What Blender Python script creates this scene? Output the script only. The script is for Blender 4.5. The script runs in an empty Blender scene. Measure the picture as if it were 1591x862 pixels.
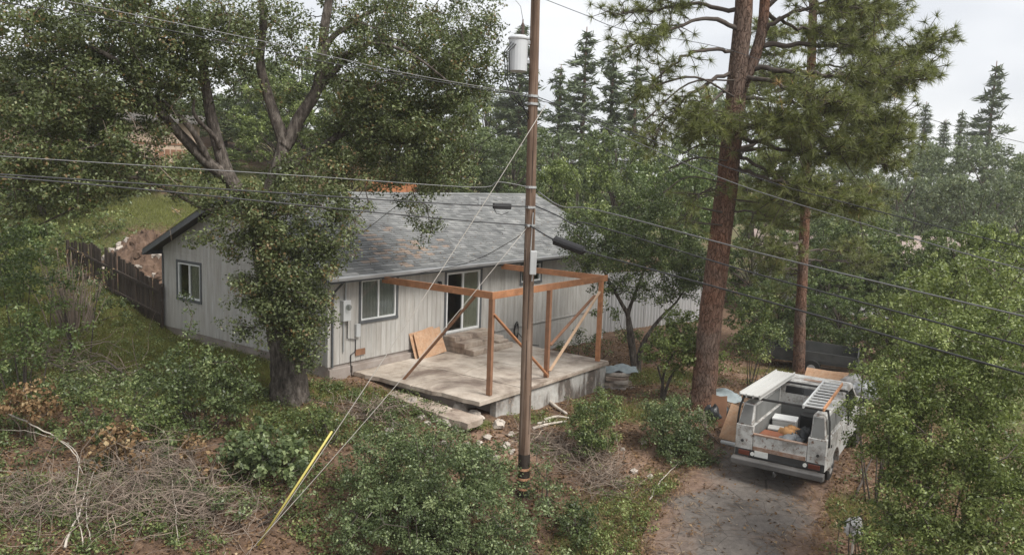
import bpy, math, random
import numpy as np
from mathutils import Matrix, Vector

scene = bpy.context.scene
col = scene.collection
R = math.radians
rng = np.random.default_rng(7)
random.seed(7)

# ------------------------------------------------------------------ camera
CAM_Z, FPX, PITCH, ROLL = 5.47, 1238.1, 0.1241, 0.0342
cam_data = bpy.data.cameras.new('camera')
cam_data.sensor_width = 36.0
cam_data.lens = FPX / 1591.0 * 36.0
cam_data.clip_end = 3000
cam = bpy.data.objects.new('camera', cam_data)
cam.matrix_world = Matrix.Translation((0, 0, CAM_Z)) @ Matrix.Rotation(math.pi/2 - PITCH, 4, 'X') @ Matrix.Rotation(ROLL, 4, 'Z')
col.objects.link(cam)
scene.camera = cam

# ------------------------------------------------------------------ sky, sun, exposure
SUN_EL, SUN_AZ = R(52), R(128)      # veiled sun, high on the right behind the camera
world = bpy.data.worlds.new('World'); scene.world = world
world.use_nodes = True
wn, wl = world.node_tree.nodes, world.node_tree.links
for n in list(wn): wn.remove(n)
out = wn.new('ShaderNodeOutputWorld'); bg = wn.new('ShaderNodeBackground'); sky = wn.new('ShaderNodeTexSky')
sky.sky_type = 'NISHITA'; sky.sun_disc = False
sky.sun_elevation = SUN_EL; sky.sun_rotation = SUN_AZ; sky.dust_density = 2.0
tc = wn.new('ShaderNodeTexCoord'); mp = wn.new('ShaderNodeMapping'); mp.inputs['Scale'].default_value = (1, 1, 2.6)
ns = wn.new('ShaderNodeTexNoise'); ns.inputs['Scale'].default_value = 3.0; ns.inputs['Detail'].default_value = 5
cr = wn.new('ShaderNodeValToRGB')
cr.color_ramp.elements[0].position = .30; cr.color_ramp.elements[0].color = (3.3, 3.42, 3.65, 1)
cr.color_ramp.elements[1].position = .68; cr.color_ramp.elements[1].color = (4.85, 4.87, 4.92, 1)
mixw = wn.new('ShaderNodeMixRGB'); mixw.inputs[0].default_value = .93
wl.new(tc.outputs['Generated'], mp.inputs['Vector']); wl.new(mp.outputs[0], ns.inputs['Vector'])
wl.new(ns.outputs['Fac'], cr.inputs[0]); wl.new(sky.outputs[0], mixw.inputs[1]); wl.new(cr.outputs[0], mixw.inputs[2])
wl.new(mixw.outputs[0], bg.inputs['Color']); bg.inputs['Strength'].default_value = .12
wl.new(bg.outputs[0], out.inputs['Surface'])

sun_data = bpy.data.lights.new('sun', 'SUN')
sun_data.energy = 2.4; sun_data.angle = R(22); sun_data.color = (1, .965, .91)
sun = bpy.data.objects.new('sun', sun_data); col.objects.link(sun)
sd = Vector((math.sin(SUN_AZ)*math.cos(SUN_EL), math.cos(SUN_AZ)*math.cos(SUN_EL), math.sin(SUN_EL)))
sun.rotation_euler = sd.to_track_quat('Z', 'Y').to_euler()

scene.view_settings.view_transform = 'Standard'
scene.view_settings.look = 'None'
scene.view_settings.exposure = 0.92
scene.view_settings.gamma = 1.0
scene.cycles.max_bounces = 6; scene.cycles.diffuse_bounces = 3; scene.cycles.transparent_max_bounces = 12

# ------------------------------------------------------------------ placing: survey of the site from the photograph
def ray(px, py):
    u, w = px - 795.5, py - 431.0
    c, s = math.cos(-ROLL), math.sin(-ROLL)
    u, w = u*c - w*s, u*s + w*c
    X, Y, Z = u/FPX, 1.0, -w/FPX
    c, s = math.cos(PITCH), math.sin(PITCH)
    return np.array([X, Y*c + Z*s, -Y*s + Z*c])
def at(px, py, Y):
    d = ray(px, py); return np.array([0, 0, CAM_Z]) + d*(Y/d[1])
def atz(px, py, z):
    d = ray(px, py); return np.array([0, 0, CAM_Z]) + d*((z-CAM_Z)/d[2])

# ------------------------------------------------------------------ helpers
def tag(o, label=None, cat=None, group=None, kind=None):
    if label: o['label'] = label
    if cat: o['category'] = cat
    if group: o['group'] = group
    if kind: o['kind'] = kind
    return o
def empty(name, loc, rz=0, label=None, cat=None, group=None):
    o = bpy.data.objects.new(name, None); o.empty_display_size = .3
    o.location = loc; o.rotation_euler = (0, 0, rz); col.objects.link(o)
    return tag(o, label, cat, group)
def link(name, me, parent=None, loc=None):
    o = bpy.data.objects.new(name, me); col.objects.link(o)
    if parent is not None: o.parent = parent
    if loc is not None: o.location = loc
    return o
def frame_of(d):
    d = np.asarray(d, float); d = d/np.linalg.norm(d)
    a = np.array([0, 0, 1.]) if abs(d[2]) < .9 else np.array([1., 0, 0])
    s = np.cross(d, a); s /= np.linalg.norm(s)
    return d, s, np.cross(s, d)

class MB:
    """collects shapes for ONE mesh"""
    def __init__(self): self.v = []; self.f = []; self.t = []
    def add(self, vs, fs, tint=0.5):
        b = len(self.v); self.v += [tuple(map(float, p)) for p in vs]
        self.f += [tuple(i + b for i in f) for f in fs]; self.t += [tint]*len(vs); return self
    def box(self, a, b, tint=.5, bev=0):
        x0, y0, z0 = a; x1, y1, z1 = b
        return self.add([(x0,y0,z0),(x1,y0,z0),(x1,y1,z0),(x0,y1,z0),(x0,y0,z1),(x1,y0,z1),(x1,y1,z1),(x0,y1,z1)],
                        [(0,3,2,1),(4,5,6,7),(0,1,5,4),(1,2,6,5),(2,3,7,6),(3,0,4,7)], tint)
    def bar(self, p, q, w, h, tint=.5, up=None):
        p, q = np.asarray(p, float), np.asarray(q, float)
        d, s, n = frame_of(q - p)
        if up is not None:
            s = np.cross(d, up); s /= np.linalg.norm(s); n = np.cross(s, d)
        vs = []
        for c in (p, q):
            vs += [c - s*w/2 - n*h/2, c + s*w/2 - n*h/2, c + s*w/2 + n*h/2, c - s*w/2 + n*h/2]
        return self.add(vs, [(0,1,2,3),(7,6,5,4),(0,4,5,1),(1,5,6,2),(2,6,7,3),(3,7,4,0)], tint)
    def tube(self, pts, rad, seg=8, tint=.5, cap=True, wob=0, seed=0):
        pts = [np.asarray(p, float) for p in pts]; n = len(pts)
        if not hasattr(rad, '__len__'): rad = [rad]*n
        r_ = np.random.default_rng(seed)
        vs = []; fs = []
        s = None
        for i, p in enumerate(pts):
            d = pts[min(i+1, n-1)] - pts[max(i-1, 0)]
            d = d/(np.linalg.norm(d)+1e-9)
            if s is None: _, s, _ = frame_of(d)
            s = s - d*np.dot(s, d); s /= np.linalg.norm(s)+1e-9; t = np.cross(d, s)
            for k in range(seg):
                a = 2*math.pi*k/seg; rr = rad[i]*(1 + (wob*(r_.random()-.5)*2 if wob else 0))
                vs.append(p + (s*math.cos(a) + t*math.sin(a))*rr)
        for i in range(n-1):
            for k in range(seg):
                a = i*seg+k; b = i*seg+(k+1) % seg
                fs.append((a, b, b+seg, a+seg))
        if cap:
            fs.append(tuple(range(seg))[::-1]); fs.append(tuple((n-1)*seg + k for k in range(seg)))
        return self.add(vs, fs, tint)
    def prism(self, poly, z0, z1, tint=.5):
        n = len(poly)
        vs = [(x, y, z0) for x, y in poly] + [(x, y, z1) for x, y in poly]
        fs = [tuple(range(n))[::-1], tuple(range(n, 2*n))] + [(i, (i+1) % n, n+(i+1) % n, n+i) for i in range(n)]
        return self.add(vs, fs, tint)
    def prism_axis(self, poly, a0, a1, axis, tint=.5):
        """poly in the two other axes, extruded along axis (0 = x: poly (y,z); 1 = y: poly (x,z))"""
        n = len(poly)
        if axis == 0: vs = [(a0, p, q) for p, q in poly] + [(a1, p, q) for p, q in poly]
        else: vs = [(p, a0, q) for p, q in poly] + [(p, a1, q) for p, q in poly]
        fs = [tuple(range(n)), tuple(range(n, 2*n))[::-1]] + [(i, n+i, n+(i+1) % n, (i+1) % n) for i in range(n)]
        return self.add(vs, fs, tint)
    def lathe(self, prof, c=(0,0,0), seg=16, tint=.5):
        vs = []; fs = []; n = len(prof)
        for r, z in prof:
            for k in range(seg):
                a = 2*math.pi*k/seg; vs.append((c[0]+r*math.cos(a), c[1]+r*math.sin(a), c[2]+z))
        for i in range(n-1):
            for k in range(seg):
                a = i*seg+k; b = i*seg+(k+1) % seg; fs.append((a, b, b+seg, a+seg))
        fs.append(tuple(range(seg))[::-1]); fs.append(tuple((n-1)*seg+k for k in range(seg)))
        return self.add(vs, fs, tint)
    def blob(self, c, r, seed=0, amp=.25, tint=.5, nu=7, nv=5, flat_bottom=False):
        r_ = np.random.default_rng(seed); r = np.broadcast_to(r, 3); vs = []; fs = []
        for j in range(nv+1):
            ph = math.pi*j/nv
            for i in range(nu):
                th = 2*math.pi*(i + .5*(j % 2))/nu
                k = 1 + amp*(r_.random()-.5)*2
                z = math.cos(ph)*k
                if flat_bottom and z < -.4: z = -.4
                vs.append((c[0]+r[0]*math.sin(ph)*math.cos(th)*k, c[1]+r[1]*math.sin(ph)*math.sin(th)*k, c[2]+r[2]*z))
        for j in range(nv):
            for i in range(nu):
                a = j*nu+i; b = j*nu+(i+1) % nu; fs.append((a, a+nu, b+nu, b))
        return self.add(vs, fs, tint)
    def build(self, name, mat, parent=None, org=None, smooth=False, bevel=0):
        me = bpy.data.meshes.new(name)
        v = np.array(self.v)
        if org is not None: v = v - np.asarray(org)
        me.from_pydata(v.tolist(), [], self.f)
        at_ = me.attributes.new('tint', 'FLOAT', 'POINT'); at_.data.foreach_set('value', np.array(self.t, np.float32))
        if smooth: me.polygons.foreach_set('use_smooth', [True]*len(me.polygons))
        me.materials.append(mat); me.validate(); me.update()
        o = link(name, me, parent)
        if bevel:
            m = o.modifiers.new('bevel', 'BEVEL'); m.width = bevel; m.segments = 2; m.limit_method = 'ANGLE'
        return o

def mesh_np(name, V, F, tint, mat, parent=None, smooth=False):
    """V (n,3), F (m,k) all the same k, tint (n,)"""
    me = bpy.data.meshes.new(name); n = len(V); m, k = F.shape
    me.vertices.add(n); me.vertices.foreach_set('co', np.ascontiguousarray(V, np.float32).ravel())
    me.loops.add(m*k); me.loops.foreach_set('vertex_index', np.ascontiguousarray(F, np.int32).ravel())
    me.polygons.add(m); me.polygons.foreach_set('loop_start', np.arange(0, m*k, k, dtype=np.int32))
    me.polygons.foreach_set('loop_total', np.full(m, k, np.int32))
    a = me.attributes.new('tint', 'FLOAT', 'POINT'); a.data.foreach_set('value', np.ascontiguousarray(tint, np.float32))
    if smooth: me.polygons.foreach_set('use_smooth', np.ones(m, bool))
    me.materials.append(mat); me.update(calc_edges=True)
    return link(name, me, parent)

# ------------------------------------------------------------------ materials
MATS = {}
def nodes_of(name):
    m = bpy.data.materials.new(name); m.use_nodes = True
    nt = m.node_tree; b = nt.nodes['Principled BSDF']; MATS[name] = m
    return m, nt, b
def ramp(nt, fac, stops):
    r = nt.nodes.new('ShaderNodeValToRGB'); e = r.color_ramp.elements
    while len(e) < len(stops): e.new(.5)
    for x, (p, c) in zip(e, stops): x.position = p; x.color = (*c, 1)
    nt.links.new(fac, r.inputs[0]); return r.outputs[0]
def noise(nt, scale, detail=4, coord=None, stretch=None, rough=.55, dist=0):
    n = nt.nodes.new('ShaderNodeTexNoise'); n.inputs['Scale'].default_value = scale
    n.inputs['Detail'].default_value = detail; n.inputs['Roughness'].default_value = rough; n.inputs['Distortion'].default_value = dist
    t = nt.nodes.new('ShaderNodeTexCoord'); src = t.outputs['Object']
    if stretch:
        mp = nt.nodes.new('ShaderNodeMapping'); mp.inputs['Scale'].default_value = stretch
        nt.links.new(src, mp.inputs['Vector']); src = mp.outputs[0]
    nt.links.new(src, n.inputs['Vector']); return n.outputs['Fac']
def attr(nt, name='tint'):
    a = nt.nodes.new('ShaderNodeAttribute'); a.attribute_name = name; return a.outputs['Fac']
def mixc(nt, fac, a, b, mode='MIX'):
    m = nt.nodes.new('ShaderNodeMixRGB'); m.blend_type = mode
    for i, x in ((0, fac), (1, a), (2, b)):
        if hasattr(x, 'is_linked'): nt.links.new(x, m.inputs[i])
        else: m.inputs[i].default_value = x if i == 0 else (*x, 1)
    return m.outputs[0]
def math_(nt, op, a, b=0.0, clamp=False):
    m = nt.nodes.new('ShaderNodeMath'); m.operation = op; m.use_clamp = clamp
    for i, x in enumerate((a, b)):
        if hasattr(x, 'is_linked'): nt.links.new(x, m.inputs[i])
        else: m.inputs[i].default_value = x
    return m.outputs[0]
def bump(nt, b, h, strength=.4, dist=.02):
    bp = nt.nodes.new('ShaderNodeBump'); bp.inputs['Strength'].default_value = strength; bp.inputs['Distance'].default_value = dist
    nt.links.new(h, bp.inputs['Height']); nt.links.new(bp.outputs[0], b.inputs['Normal'])
def objrand(nt):
    return nt.nodes.new('ShaderNodeObjectInfo').outputs['Random']
def plain(name, c, rough=.6, metal=0, var=.12, scale=6, bumpy=0, spec=.4, dirt=None, dirt_amt=.5, dirt_scale=1.5, stretch=None, tintvar=0, objvar=0):
    m, nt, b = nodes_of(name)
    lo = tuple(x*(1-var) for x in c); hi = tuple(min(1, x*(1+var)) for x in c)
    f = noise(nt, scale, 5, stretch=stretch); cc = ramp(nt, f, [(.25, lo), (.75, hi)])
    if dirt:
        g = ramp(nt, noise(nt, dirt_scale, 8, stretch=stretch, rough=.7), [(.5-.22*dirt_amt, (0,0,0)), (.72, (1,1,1))])
        bw = nt.nodes.new('ShaderNodeRGBToBW'); nt.links.new(g, bw.inputs[0])
        cc = mixc(nt, math_(nt, 'MULTIPLY', bw.outputs[0], dirt_amt), cc, dirt)
    if tintvar:
        cc = mixc(nt, 1.0, cc, ramp(nt, attr(nt), [(0, (1-tintvar,)*3), (1, (1+tintvar,)*3)]), 'MULTIPLY')
    if objvar:
        cc = mixc(nt, 1.0, cc, ramp(nt, objrand(nt), [(0, (1-objvar,)*3), (1, (1+objvar,)*3)]), 'MULTIPLY')
    nt.links.new(cc, b.inputs['Base Color'])
    b.inputs['Roughness'].default_value = rough; b.inputs['Metallic'].default_value = metal
    b.inputs['Specular IOR Level'].default_value = spec
    if bumpy: bump(nt, b, noise(nt, scale*3, 6, stretch=stretch), bumpy)
    return m
LG = (1.10, 1.24, .98)
def leafmat(name, stops, trans=.28, rough=.42, spec=.42):
    m, nt, b = nodes_of(name)
    c = ramp(nt, attr(nt), [(p, (min(1, r_*LG[0]), min(1, g_*LG[1]), min(1, b_*LG[2]))) for p, (r_, g_, b_) in stops])
    nt.links.new(c, b.inputs['Base Color']); b.inputs['Roughness'].default_value = rough
    b.inputs['Specular IOR Level'].default_value = spec
    t = nt.nodes.new('ShaderNodeBsdfTranslucent'); mx = nt.nodes.new('ShaderNodeMixShader'); mx.inputs[0].default_value = trans
    br = mixc(nt, 1.0, c, (1.3, 1.35, .9), 'MULTIPLY'); nt.links.new(br, t.inputs['Color'])
    nt.links.new(b.outputs[0], mx.inputs[1]); nt.links.new(t.outputs[0], mx.inputs[2])
    nt.links.new(mx.outputs[0], nt.nodes['Material Output'].inputs['Surface'])
    return m

M = {}
M['siding'] = plain('painted_siding', (.485,.475,.45), .75, var=.08, scale=3, bumpy=.15, dirt=(.24,.20,.16), dirt_amt=.6, dirt_scale=2.2, stretch=(3,3,.35), objvar=.05)
M['trim'] = plain('grey_trim_paint', (.10,.105,.11), .65, var=.15, scale=4, bumpy=.1)
M['white'] = plain('white_vinyl', (.74,.75,.74), .4, var=.05)
M['gutter'] = plain('aged_gutter', (.40,.41,.42), .45, var=.25, scale=3, stretch=(.6,3,3))
M['soffit'] = plain('soffit_wood', (.09,.08,.07), .8)
M['shingle'] = None
M['found'] = plain('foundation_concrete', (.36,.32,.29), .9, var=.15, scale=2, bumpy=.3, dirt=(.16,.11,.08), dirt_amt=.6, dirt_scale=1.2)
M['room'] = plain('room_paint', (.22,.21,.20), .8)
M['curtain'] = plain('curtain', (.52,.50,.40), .9, var=.06)
M['blind'] = plain('blind', (.52,.52,.50), .7, var=.05)
M['lumber'] = plain('fresh_lumber', (.46,.215,.105), .7, var=.3, scale=5, bumpy=.2, dirt=(.22,.10,.05), dirt_amt=.7, dirt_scale=2.2, objvar=.15)
M['lumber_pale'] = plain('pale_lumber', (.55,.38,.25), .65, var=.15, scale=3, bumpy=.1)
M['lumber_old'] = plain('weathered_lumber', (.25,.13,.075), .75, var=.25, scale=3, bumpy=.2, objvar=.1)
M['osb'] = plain('weathered_plywood', (.43,.24,.13), .8, var=.25, scale=14, bumpy=.2, dirt=(.60,.45,.33), dirt_amt=.7, dirt_scale=5)
M['steel'] = plain('grey_steel', (.42,.43,.43), .45, metal=.3, var=.1)
M['greybox'] = plain('grey_enamel', (.50,.51,.51), .4, var=.08, scale=3, dirt=(.25,.22,.2), dirt_amt=.3)
M['black'] = plain('black_rubber', (.018,.018,.019), .6, var=.2)
M['guy'] = plain('galvanised_strand', (.42,.39,.35), .5, var=.1)
M['wire'] = plain('cable_jacket', (.035,.035,.037), .5, var=.2)
M['wire_alu'] = plain('aluminium_cable', (.17,.17,.17), .45, metal=.4, var=.1)
M['yellow'] = plain('yellow_guard', (.50,.43,.12), .5, var=.1, scale=5)
def m_shingle():
    m, nt, b = nodes_of('asphalt_shingle')
    c = ramp(nt, attr(nt), [(0, (.100,.102,.102)), (.5, (.165,.168,.166)), (.82, (.245,.245,.24)), (.83, (.24,.185,.15)), (1, (.31,.24,.19))])
    g = ramp(nt, noise(nt, 1.1, 6), [(.3, (.8,.8,.8)), (.7, (1.15,1.15,1.13))])
    c = mixc(nt, 1.0, c, g, 'MULTIPLY')
    g2 = ramp(nt, noise(nt, 90, 2), [(.3, (.8,.8,.8)), (.7, (1.15,1.15,1.15))])
    nt.links.new(mixc(nt, 1.0, c, g2, 'MULTIPLY'), b.inputs['Base Color']); b.inputs['Roughness'].default_value = .85
    bump(nt, b, noise(nt, 120, 3), .3, .005); return m
M['shingle'] = m_shingle()
def m_concrete(name, base, wet, light, s=1.0):
    m, nt, b = nodes_of(name)
    n1 = noise(nt, .55*s, 8, rough=.65, dist=.6); n2 = noise(nt, 3*s, 8, rough=.7); n3 = noise(nt, 40, 3)
    c = ramp(nt, n1, [(.38, wet), (.49, base), (.64, light)])
    c = mixc(nt, 1.0, c, ramp(nt, n2, [(.3, (.72,.70,.68)), (.6, (1.1,1.1,1.1))]), 'MULTIPLY')
    c = mixc(nt, 1.0, c, ramp(nt, n3, [(.3, (.88,.88,.88)), (.7, (1.08,1.08,1.08))]), 'MULTIPLY')
    nt.links.new(c, b.inputs['Base Color']); b.inputs['Roughness'].default_value = .82
    bump(nt, b, n2, .25, .02); return m
M['slab'] = m_concrete('patio_concrete', (.40,.34,.28), (.16,.12,.095), (.56,.50,.43), .8)
M['slab_old'] = m_concrete('broken_concrete', (.38,.31,.25), (.19,.14,.11), (.50,.43,.36), 1.6)
def m_retaining():
    m, nt, b = nodes_of('flaking_painted_concrete')
    a = noise(nt, 1.3, 6, stretch=(1,1,.25), rough=.6); d = noise(nt, 1.0, 8, rough=.7); e = noise(nt, 9, 6, rough=.7)
    c = ramp(nt, d, [(.36, (.22,.20,.18)), (.48, (.40,.385,.36)), (.62, (.55,.54,.51))])
    c = mixc(nt, ramp(nt, a, [(.49, (0,0,0)), (.56, (1,1,1))]), c, (.12,.10,.085))
    c = mixc(nt, ramp(nt, e, [(.56, (0,0,0)), (.66, (1,1,1))]), c, (.34,.27,.22))
    nt.links.new(c, b.inputs['Base Color']); b.inputs['Roughness'].default_value = .85; bump(nt, b, e, .35, .02); return m
M['retaining'] = m_retaining()
M['stone'] = plain('pale_rock', (.42,.37,.32), .9, var=.3, scale=5, bumpy=.4, objvar=.25)
M['fence_wood'] = plain('old_fence_wood', (.062,.046,.036), .9, var=.35, scale=4, bumpy=.3, stretch=(4,4,.5), objvar=.35)
def m_bark(name, a, b_, c_, sc=1.0, vert=.18, bs=.9):
    m, nt, b = nodes_of(name)
    n1 = noise(nt, 9*sc, 6, stretch=(1,1,vert), rough=.65, dist=.5); n2 = noise(nt, 1.3, 5)
    c = ramp(nt, n1, [(.32, a), (.5, b_), (.68, c_)])
    c = mixc(nt, 1.0, c, ramp(nt, n2, [(.3, (.75,.75,.75)), (.7, (1.2,1.2,1.2))]), 'MULTIPLY')
    nt.links.new(c, b.inputs['Base Color']); b.inputs['Roughness'].default_value = .95; b.inputs['Specular IOR Level'].default_value = .15
    bump(nt, b, n1, bs, .06); return m
M['oak_bark'] = m_bark('oak_bark', (.030,.025,.021), (.095,.080,.068), (.20,.175,.152), 1.4, .3)
def m_pine_bark():
    m, nt, b = nodes_of('pine_bark')
    t = nt.nodes.new('ShaderNodeTexCoord'); mp = nt.nodes.new('ShaderNodeMapping'); mp.inputs['Scale'].default_value = (1, 1, .22)
    nz = nt.nodes.new('ShaderNodeTexNoise'); nz.inputs['Scale'].default_value = 5; sc = nt.nodes.new('ShaderNodeVectorMath'); sc.operation = 'SCALE'; sc.inputs['Scale'].default_value = .22
    ad = nt.nodes.new('ShaderNodeVectorMath'); v = nt.nodes.new('ShaderNodeTexVoronoi'); v.feature = 'DISTANCE_TO_EDGE'; v.inputs['Scale'].default_value = 13
    nt.links.new(t.outputs['Object'], nz.inputs['Vector']); nt.links.new(nz.outputs['Color'], sc.inputs[0]); nt.links.new(t.outputs['Object'], ad.inputs[0]); nt.links.new(sc.outputs[0], ad.inputs[1])
    nt.links.new(ad.outputs[0], mp.inputs['Vector']); nt.links.new(mp.outputs[0], v.inputs['Vector'])
    n1 = noise(nt, 14, 6, stretch=(1,1,.4), rough=.7); n2 = noise(nt, .7, 4)
    c = ramp(nt, n1, [(.3, (.085,.058,.046)), (.5, (.15,.105,.083)), (.72, (.22,.168,.138))])
    c = mixc(nt, ramp(nt, n2, [(.4, (0,0,0)), (.62, (1,1,1))]), c, mixc(nt, 1.0, c, (1.25,.92,.76), 'MULTIPLY'))
    fz = ramp(nt, v.outputs['Distance'], [(.0, (.42,.40,.38)), (.10, (1,1,1))])
    c = mixc(nt, 1.0, c, fz, 'MULTIPLY'); nt.links.new(c, b.inputs['Base Color'])
    b.inputs['Roughness'].default_value = .95; b.inputs['Specular IOR Level'].default_value = .1
    hh = mixc(nt, .35, fz, n1); bump(nt, b, hh, 1.0, .05); return m
M['pine_bark'] = m_pine_bark()
M['pole_wood'] = m_bark('pole_wood', (.075,.048,.034), (.17,.115,.083), (.27,.20,.155), 1.6, .03, .35)
M['twig'] = plain('dark_twig', (.075,.06,.05), .9, var=.3)
M['dead_twig'] = plain('dead_grey_twig', (.215,.17,.135), .9, var=.35, scale=2, tintvar=.45)
M['pale_stick'] = plain('bleached_wood', (.48,.43,.37), .9, var=.2, scale=3)
M['oak_leaf'] = leafmat('oak_leaves', [(0, (.038,.043,.020)), (.4, (.082,.090,.043)), (.7, (.130,.138,.072)), (.9, (.215,.22,.135)), (.97, (.27,.27,.18)), (1, (.20,.12,.07))])
M['oak_leaf2'] = leafmat('live_oak_leaves', [(0, (.045,.060,.024)), (.5, (.090,.115,.046)), (.85, (.145,.170,.072)), (1, (.22,.23,.11))])
M['shrub_grey'] = leafmat('grey_green_leaves', [(0, (.045,.058,.030)), (.45, (.100,.118,.062)), (.8, (.170,.190,.108)), (1, (.29,.30,.19))])
M['shrub_dark'] = leafmat('dark_leaves', [(0, (.034,.042,.020)), (.5, (.076,.092,.042)), (.88, (.135,.155,.072)), (1, (.24,.25,.14))])
M['shrub_light'] = leafmat('light_leaves', [(0, (.055,.068,.022)), (.45, (.120,.138,.048)), (.8, (.205,.220,.090)), (1, (.34,.34,.18))])
M['leaf_mid'] = leafmat('mid_leaves', [(0, (.042,.054,.022)), (.5, (.098,.118,.050)), (.85, (.175,.19,.085)), (1, (.27,.26,.13))])
M['leaf_far'] = leafmat('far_leaves', [(0, (.055,.068,.036)), (.5, (.105,.122,.064)), (.85, (.155,.17,.095)), (1, (.20,.20,.11))])
M['leaf_far_grey'] = leafmat('far_grey_leaves', [(0, (.075,.083,.058)), (.5, (.125,.135,.095)), (.9, (.18,.19,.13)), (1, (.22,.21,.14))])
M['leaf_dead'] = leafmat('dead_leaves', [(0, (.085,.045,.028)), (.5, (.18,.100,.066)), (.85, (.29,.175,.12)), (1, (.38,.26,.19))], .15, .8, .1)
M['needle'] = leafmat('pine_needles', [(0, (.065,.068,.030)), (.5, (.145,.145,.062)), (.85, (.225,.215,.100)), (.96, (.29,.26,.13)), (1, (.36,.20,.11))], .25, .5)
M['needle_far'] = leafmat('far_needles', [(0, (.055,.066,.040)), (.5, (.095,.108,.066)), (1, (.14,.155,.098))], .15, .6)
M['grass'] = leafmat('grass_blades', [(0, (.08,.078,.030)), (.5, (.165,.158,.062)), (.85, (.26,.235,.10)), (1, (.38,.30,.18))], .35, .6, .2)
M['litter'] = leafmat('leaf_litter', [(0, (.065,.036,.026)), (.5, (.155,.082,.058)), (.85, (.27,.165,.12)), (1, (.43,.30,.25))], .1, .9, .1)
# ------------------------------------------------------------------ ground
YAW = 0.9288
HC = np.array([-5.13, 22.07, 0.0])                   # front corner of the house, z = 0 at the bottom of the siding
UD = np.array([math.cos(YAW), math.sin(YAW), 0]); VD = np.array([-math.sin(YAW), math.cos(YAW), 0])
def H(u, v, z=0): return HC + UD*u + VD*v + np.array([0, 0, z])
def toH(p):
    d = np.asarray(p) - HC; return np.array([d@UD, d@VD, d[2]])
HL, HW = 15.4, 8.555

CP = [(-5.1,21.8,-.38), (-12.2,27.0,-.12), (-8.6,24.3,-.28), (-8,31,-.3), (-3,39.5,-.1), (4.1,34,-1.35), (1.2,30.3,-1.2),
      (-1.2,19.7,-.85), (.9,22,-1.05), (3.0,24.7,-1.2), (-4.2,21.6,-.42), (-2.8,20.6,-.62), (.25,17.5,-1.78), (.25,16.9,-1.92), (-.6,17.4,-1.76), (1.2,17.4,-1.8), (-5.7,20.2,-.42),
      (-3,16.5,-1.6), (-6,15.5,-1.35), (-10,15,-.95), (-14,16,-.25), (-10,19,-.5), (-13,22,.15), (-18,26,1.6), (-16.4,30,1.2), (-22,22,2.4), (-22,14,1.0),
      (0,14.8,-2.55), (0,10,-3.0), (-8,10,-2.2), (-15,9,-1.3), (5,9,-2.5), (2.6,16,-2.0), (2.6,19.3,-1.45), (4.6,21.5,-1.15),
      (4.5,15.4,-1.75), (3.9,11,-2.2), (6.3,18.6,-1.52), (7.0,19.5,-1.5), (8.3,22.3,-1.42), (6.6,22,-1.3), (5.3,22.3,-1.0), (7.5,27,-1.2), (10.5,26,-1.35), (12,20,-1.6), (9,13,-2.1), (14,13,-2.0), (8,32,-1.3), (13,34,-1.5),
      (-14,30.5,1.9), (-13.2,32,2.4), (-16,34,3.0), (-10,37,2.2), (-13,40,3.6), (-5,45,2.6), (-20,45,6.0), (-28,35,5), (-30,55,9), (-9,55,4.4), (0,60,2.5), (5,45,.5), (20,45,-1.8), (35,40,-2.5), (25,20,-2.2), (30,8,-3),
      (20,75,-2.5), (45,80,-3), (0,100,4), (-40,100,13), (60,140,-2), (0,180,6), (-120,120,20), (120,60,-6), (150,200,0), (-200,300,28), (0,400,8), (250,400,4), (-400,0,20), (400,0,-8), (0,-100,-12), (-200,-100,0), (200,-100,-14), (-800,800,30), (800,800,6), (0,900,12), (-800,-300,10), (800,-300,-15)]
CP = np.array(CP, float)
def _phi(r2): return .5*r2*np.log(r2 + 1e-9)
def _tps():
    n = len(CP); S = 20.0; X = CP[:, :2]/S
    K = _phi(((X[:, None]-X[None])**2).sum(-1)) + np.eye(n)*.0004
    P = np.c_[np.ones(n), X]; A = np.block([[K, P], [P.T, np.zeros((3, 3))]])
    w = np.linalg.solve(A, np.r_[CP[:, 2], 0, 0, 0])
    def f(x, y):
        q = np.stack([np.ravel(x), np.ravel(y)], -1)/S; o = np.zeros(len(q))
        for i in range(0, len(q), 20000):
            c = q[i:i+20000]
            o[i:i+20000] = _phi(((c[:, None]-X[None])**2).sum(-1))@w[:n] + w[n] + c@w[n+1:]
        return o.reshape(np.shape(x))
    return f
_h0 = _tps()
def h(x, y):
    x = np.asarray(x, float); y = np.asarray(y, float)
    z = _h0(x, y)
    return z + .035*np.sin(x*2.3+1.1*np.sin(y*1.7))*np.cos(y*2.9+.7*np.sin(x*2.1)) + .02*np.sin(x*5.7+y*3.1)
def onground(px, py, guess=20.0):
    """where the sight line through a photo pixel meets the ground"""
    d = ray(px, py); t = np.linspace(6, 140, 2681)/d[1]
    P = np.array([0, 0, CAM_Z]) + t[:, None]*d
    hit = np.nonzero(P[:, 2] < h(P[:, 0], P[:, 1]))[0]
    p = P[hit[0]] if len(hit) else P[-1]
    return np.array([p[0], p[1], float(h(p[0], p[1]))])

def axis(lo, hi, c0, c1, fine):
    a = list(np.arange(c0, c1+1e-6, fine)); s = fine; x = c1
    while x < hi: s *= 1.17; x += s; a.append(x)
    s = fine; x = c0
    while x > lo: s *= 1.17; x -= s; a.insert(0, x)
    return np.array(a)
gx, gy = axis(-900, 900, -20, 16, .22), axis(-400, 1000, 9, 38, .22)
GX, GY = np.meshgrid(gx, gy); GZ = h(GX, GY)
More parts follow.
